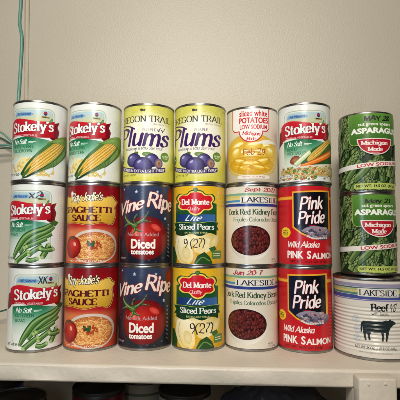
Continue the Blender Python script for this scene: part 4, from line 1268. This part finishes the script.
# ------------------------------------------------------------------ things in the dark under the shelf
def plain_art(c, c2=None, band=None, R=36.5):
    A = Art(R=R, v1=200, ystep=4); A.v1 = 104
    base_paper(A, c)
    if c2: A.rect(-60, 60, 60, 84, c2)
    if band: A.rect(-100, 88, 100, 92, band); A.rect(-100, 12, 100, 16, band)
    return A
LOWCAN = can_meshes(111.5)
DARK = metal_mat('shaded tin', (.10, .095, .09), .5)  # tin coloured near black, the shade under the shelf put into the metal
LOWG = {}
def lowgeo(part, m):
    k = (part, m.name)
    if k not in LOWG:
        LOWG[k] = LOWCAN[part].copy(); LOWG[k].materials.clear(); LOWG[k].materials.append(m)
    return LOWG[k]
def low_can(x, y, c, c2, band, label, name='shadowed_can', mat=None, geo=LOWCAN):
    r = bpy.data.objects.new(name, None); COL.objects.link(r); r.location = (x, y, -.1718)
    r.rotation_euler = (0, 0, -math.atan2(x, y))
    tag(r, label, 'can', 'cans in the dark under the shelf')
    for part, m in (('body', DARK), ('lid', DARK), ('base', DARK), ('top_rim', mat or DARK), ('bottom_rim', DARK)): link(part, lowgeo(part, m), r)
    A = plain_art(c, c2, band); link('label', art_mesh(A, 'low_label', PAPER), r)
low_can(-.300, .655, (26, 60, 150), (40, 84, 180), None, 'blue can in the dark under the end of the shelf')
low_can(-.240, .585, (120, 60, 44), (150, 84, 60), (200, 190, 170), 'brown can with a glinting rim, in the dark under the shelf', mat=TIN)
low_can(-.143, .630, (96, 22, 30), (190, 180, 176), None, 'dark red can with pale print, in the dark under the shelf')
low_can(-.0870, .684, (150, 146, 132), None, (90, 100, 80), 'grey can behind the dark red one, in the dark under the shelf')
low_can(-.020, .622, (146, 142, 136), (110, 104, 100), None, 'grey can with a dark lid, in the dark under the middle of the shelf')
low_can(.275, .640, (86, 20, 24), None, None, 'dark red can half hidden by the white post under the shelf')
# crumpled dark bag
def bag():
    bm = bmesh.new()
    from mathutils import noise
    bmesh.ops.create_uvsphere(bm, u_segments=96, v_segments=48, radius=1)
    for v in bm.verts:
        d = v.co.normalized()
        f = 1 + .16 * noise.noise(d * 2.2) + .10 * abs(noise.noise(d * 5 + Vector((3, 1, 2)))) + .05 * abs(noise.noise(d * 11))
        v.co = Vector((d.x * .082 * f, d.y * .05 * f, max(-.056, d.z * .06 * f)))
    me = bpy.data.meshes.new('bag'); bm.to_mesh(me); bm.free(); me.shade_smooth()
    m, N, L, b = new_mat('dark plastic film')
    b.inputs['Base Color'].default_value = (*lin((70, 72, 84)), 1); b.inputs['Roughness'].default_value = .3
    o = link('plastic_bag', me, None, m); o.location = (.112, .640, -.1155)
    tag(o, 'crumpled dark plastic bag in the dark under the shelf, beside the white post', 'bag')
bag()

# ------------------------------------------------------------------ light
def area(name, loc, target, sx, sy, power, col, shape='RECTANGLE', spread=180):
    l = bpy.data.lights.new(name, 'AREA'); l.shape = shape; l.size = sx; l.size_y = sy; l.energy = power; l.color = col; l.spread = radians(spread)
    o = bpy.data.objects.new(name, l); COL.objects.link(o); o.location = loc
    o.rotation_euler = (Vector(target) - Vector(loc)).to_track_quat('-Z', 'Y').to_euler()
    return o
area('ceiling_lamp', (-.07, -.46, .86), (-.05, .70, .26), .24, .24, 5.7, (1.0, .93, .825), spread=108)
area('streak_light', (-.16, .14, .20), (-.10, .64, .18),   .03, .22, .62, (.68, .83, 1.0))  # narrow cool lamp added close to the cans for their vertical streaks
world = bpy.data.worlds.new('World'); scene.world = world; world.use_nodes = True
bg = world.node_tree.nodes['Background']
bg.inputs[0].default_value = (1.0, .93, .84, 1); bg.inputs[1].default_value = .035

# ------------------------------------------------------------------ camera
cam = bpy.data.cameras.new('camera'); co = bpy.data.objects.new('camera', cam); COL.objects.link(co)
cam.sensor_width = 36; cam.sensor_fit = 'HORIZONTAL'; cam.lens = 36 * 428 / 400
cam.clip_start = .01; cam.clip_end = 50
co.matrix_world = Matrix.Translation((0, 0, .1567)) @ Matrix.Rotation(pi / 2 + .0762, 4, 'X') @ Matrix.Rotation(.0046, 4, 'Z')
scene.camera = co
scene.view_settings.view_transform = 'Standard'; scene.view_settings.look = 'None'
scene.view_settings.exposure = 0; scene.view_settings.gamma = 1
scene.render.engine = 'CYCLES'
scene.cycles.max_bounces = 6
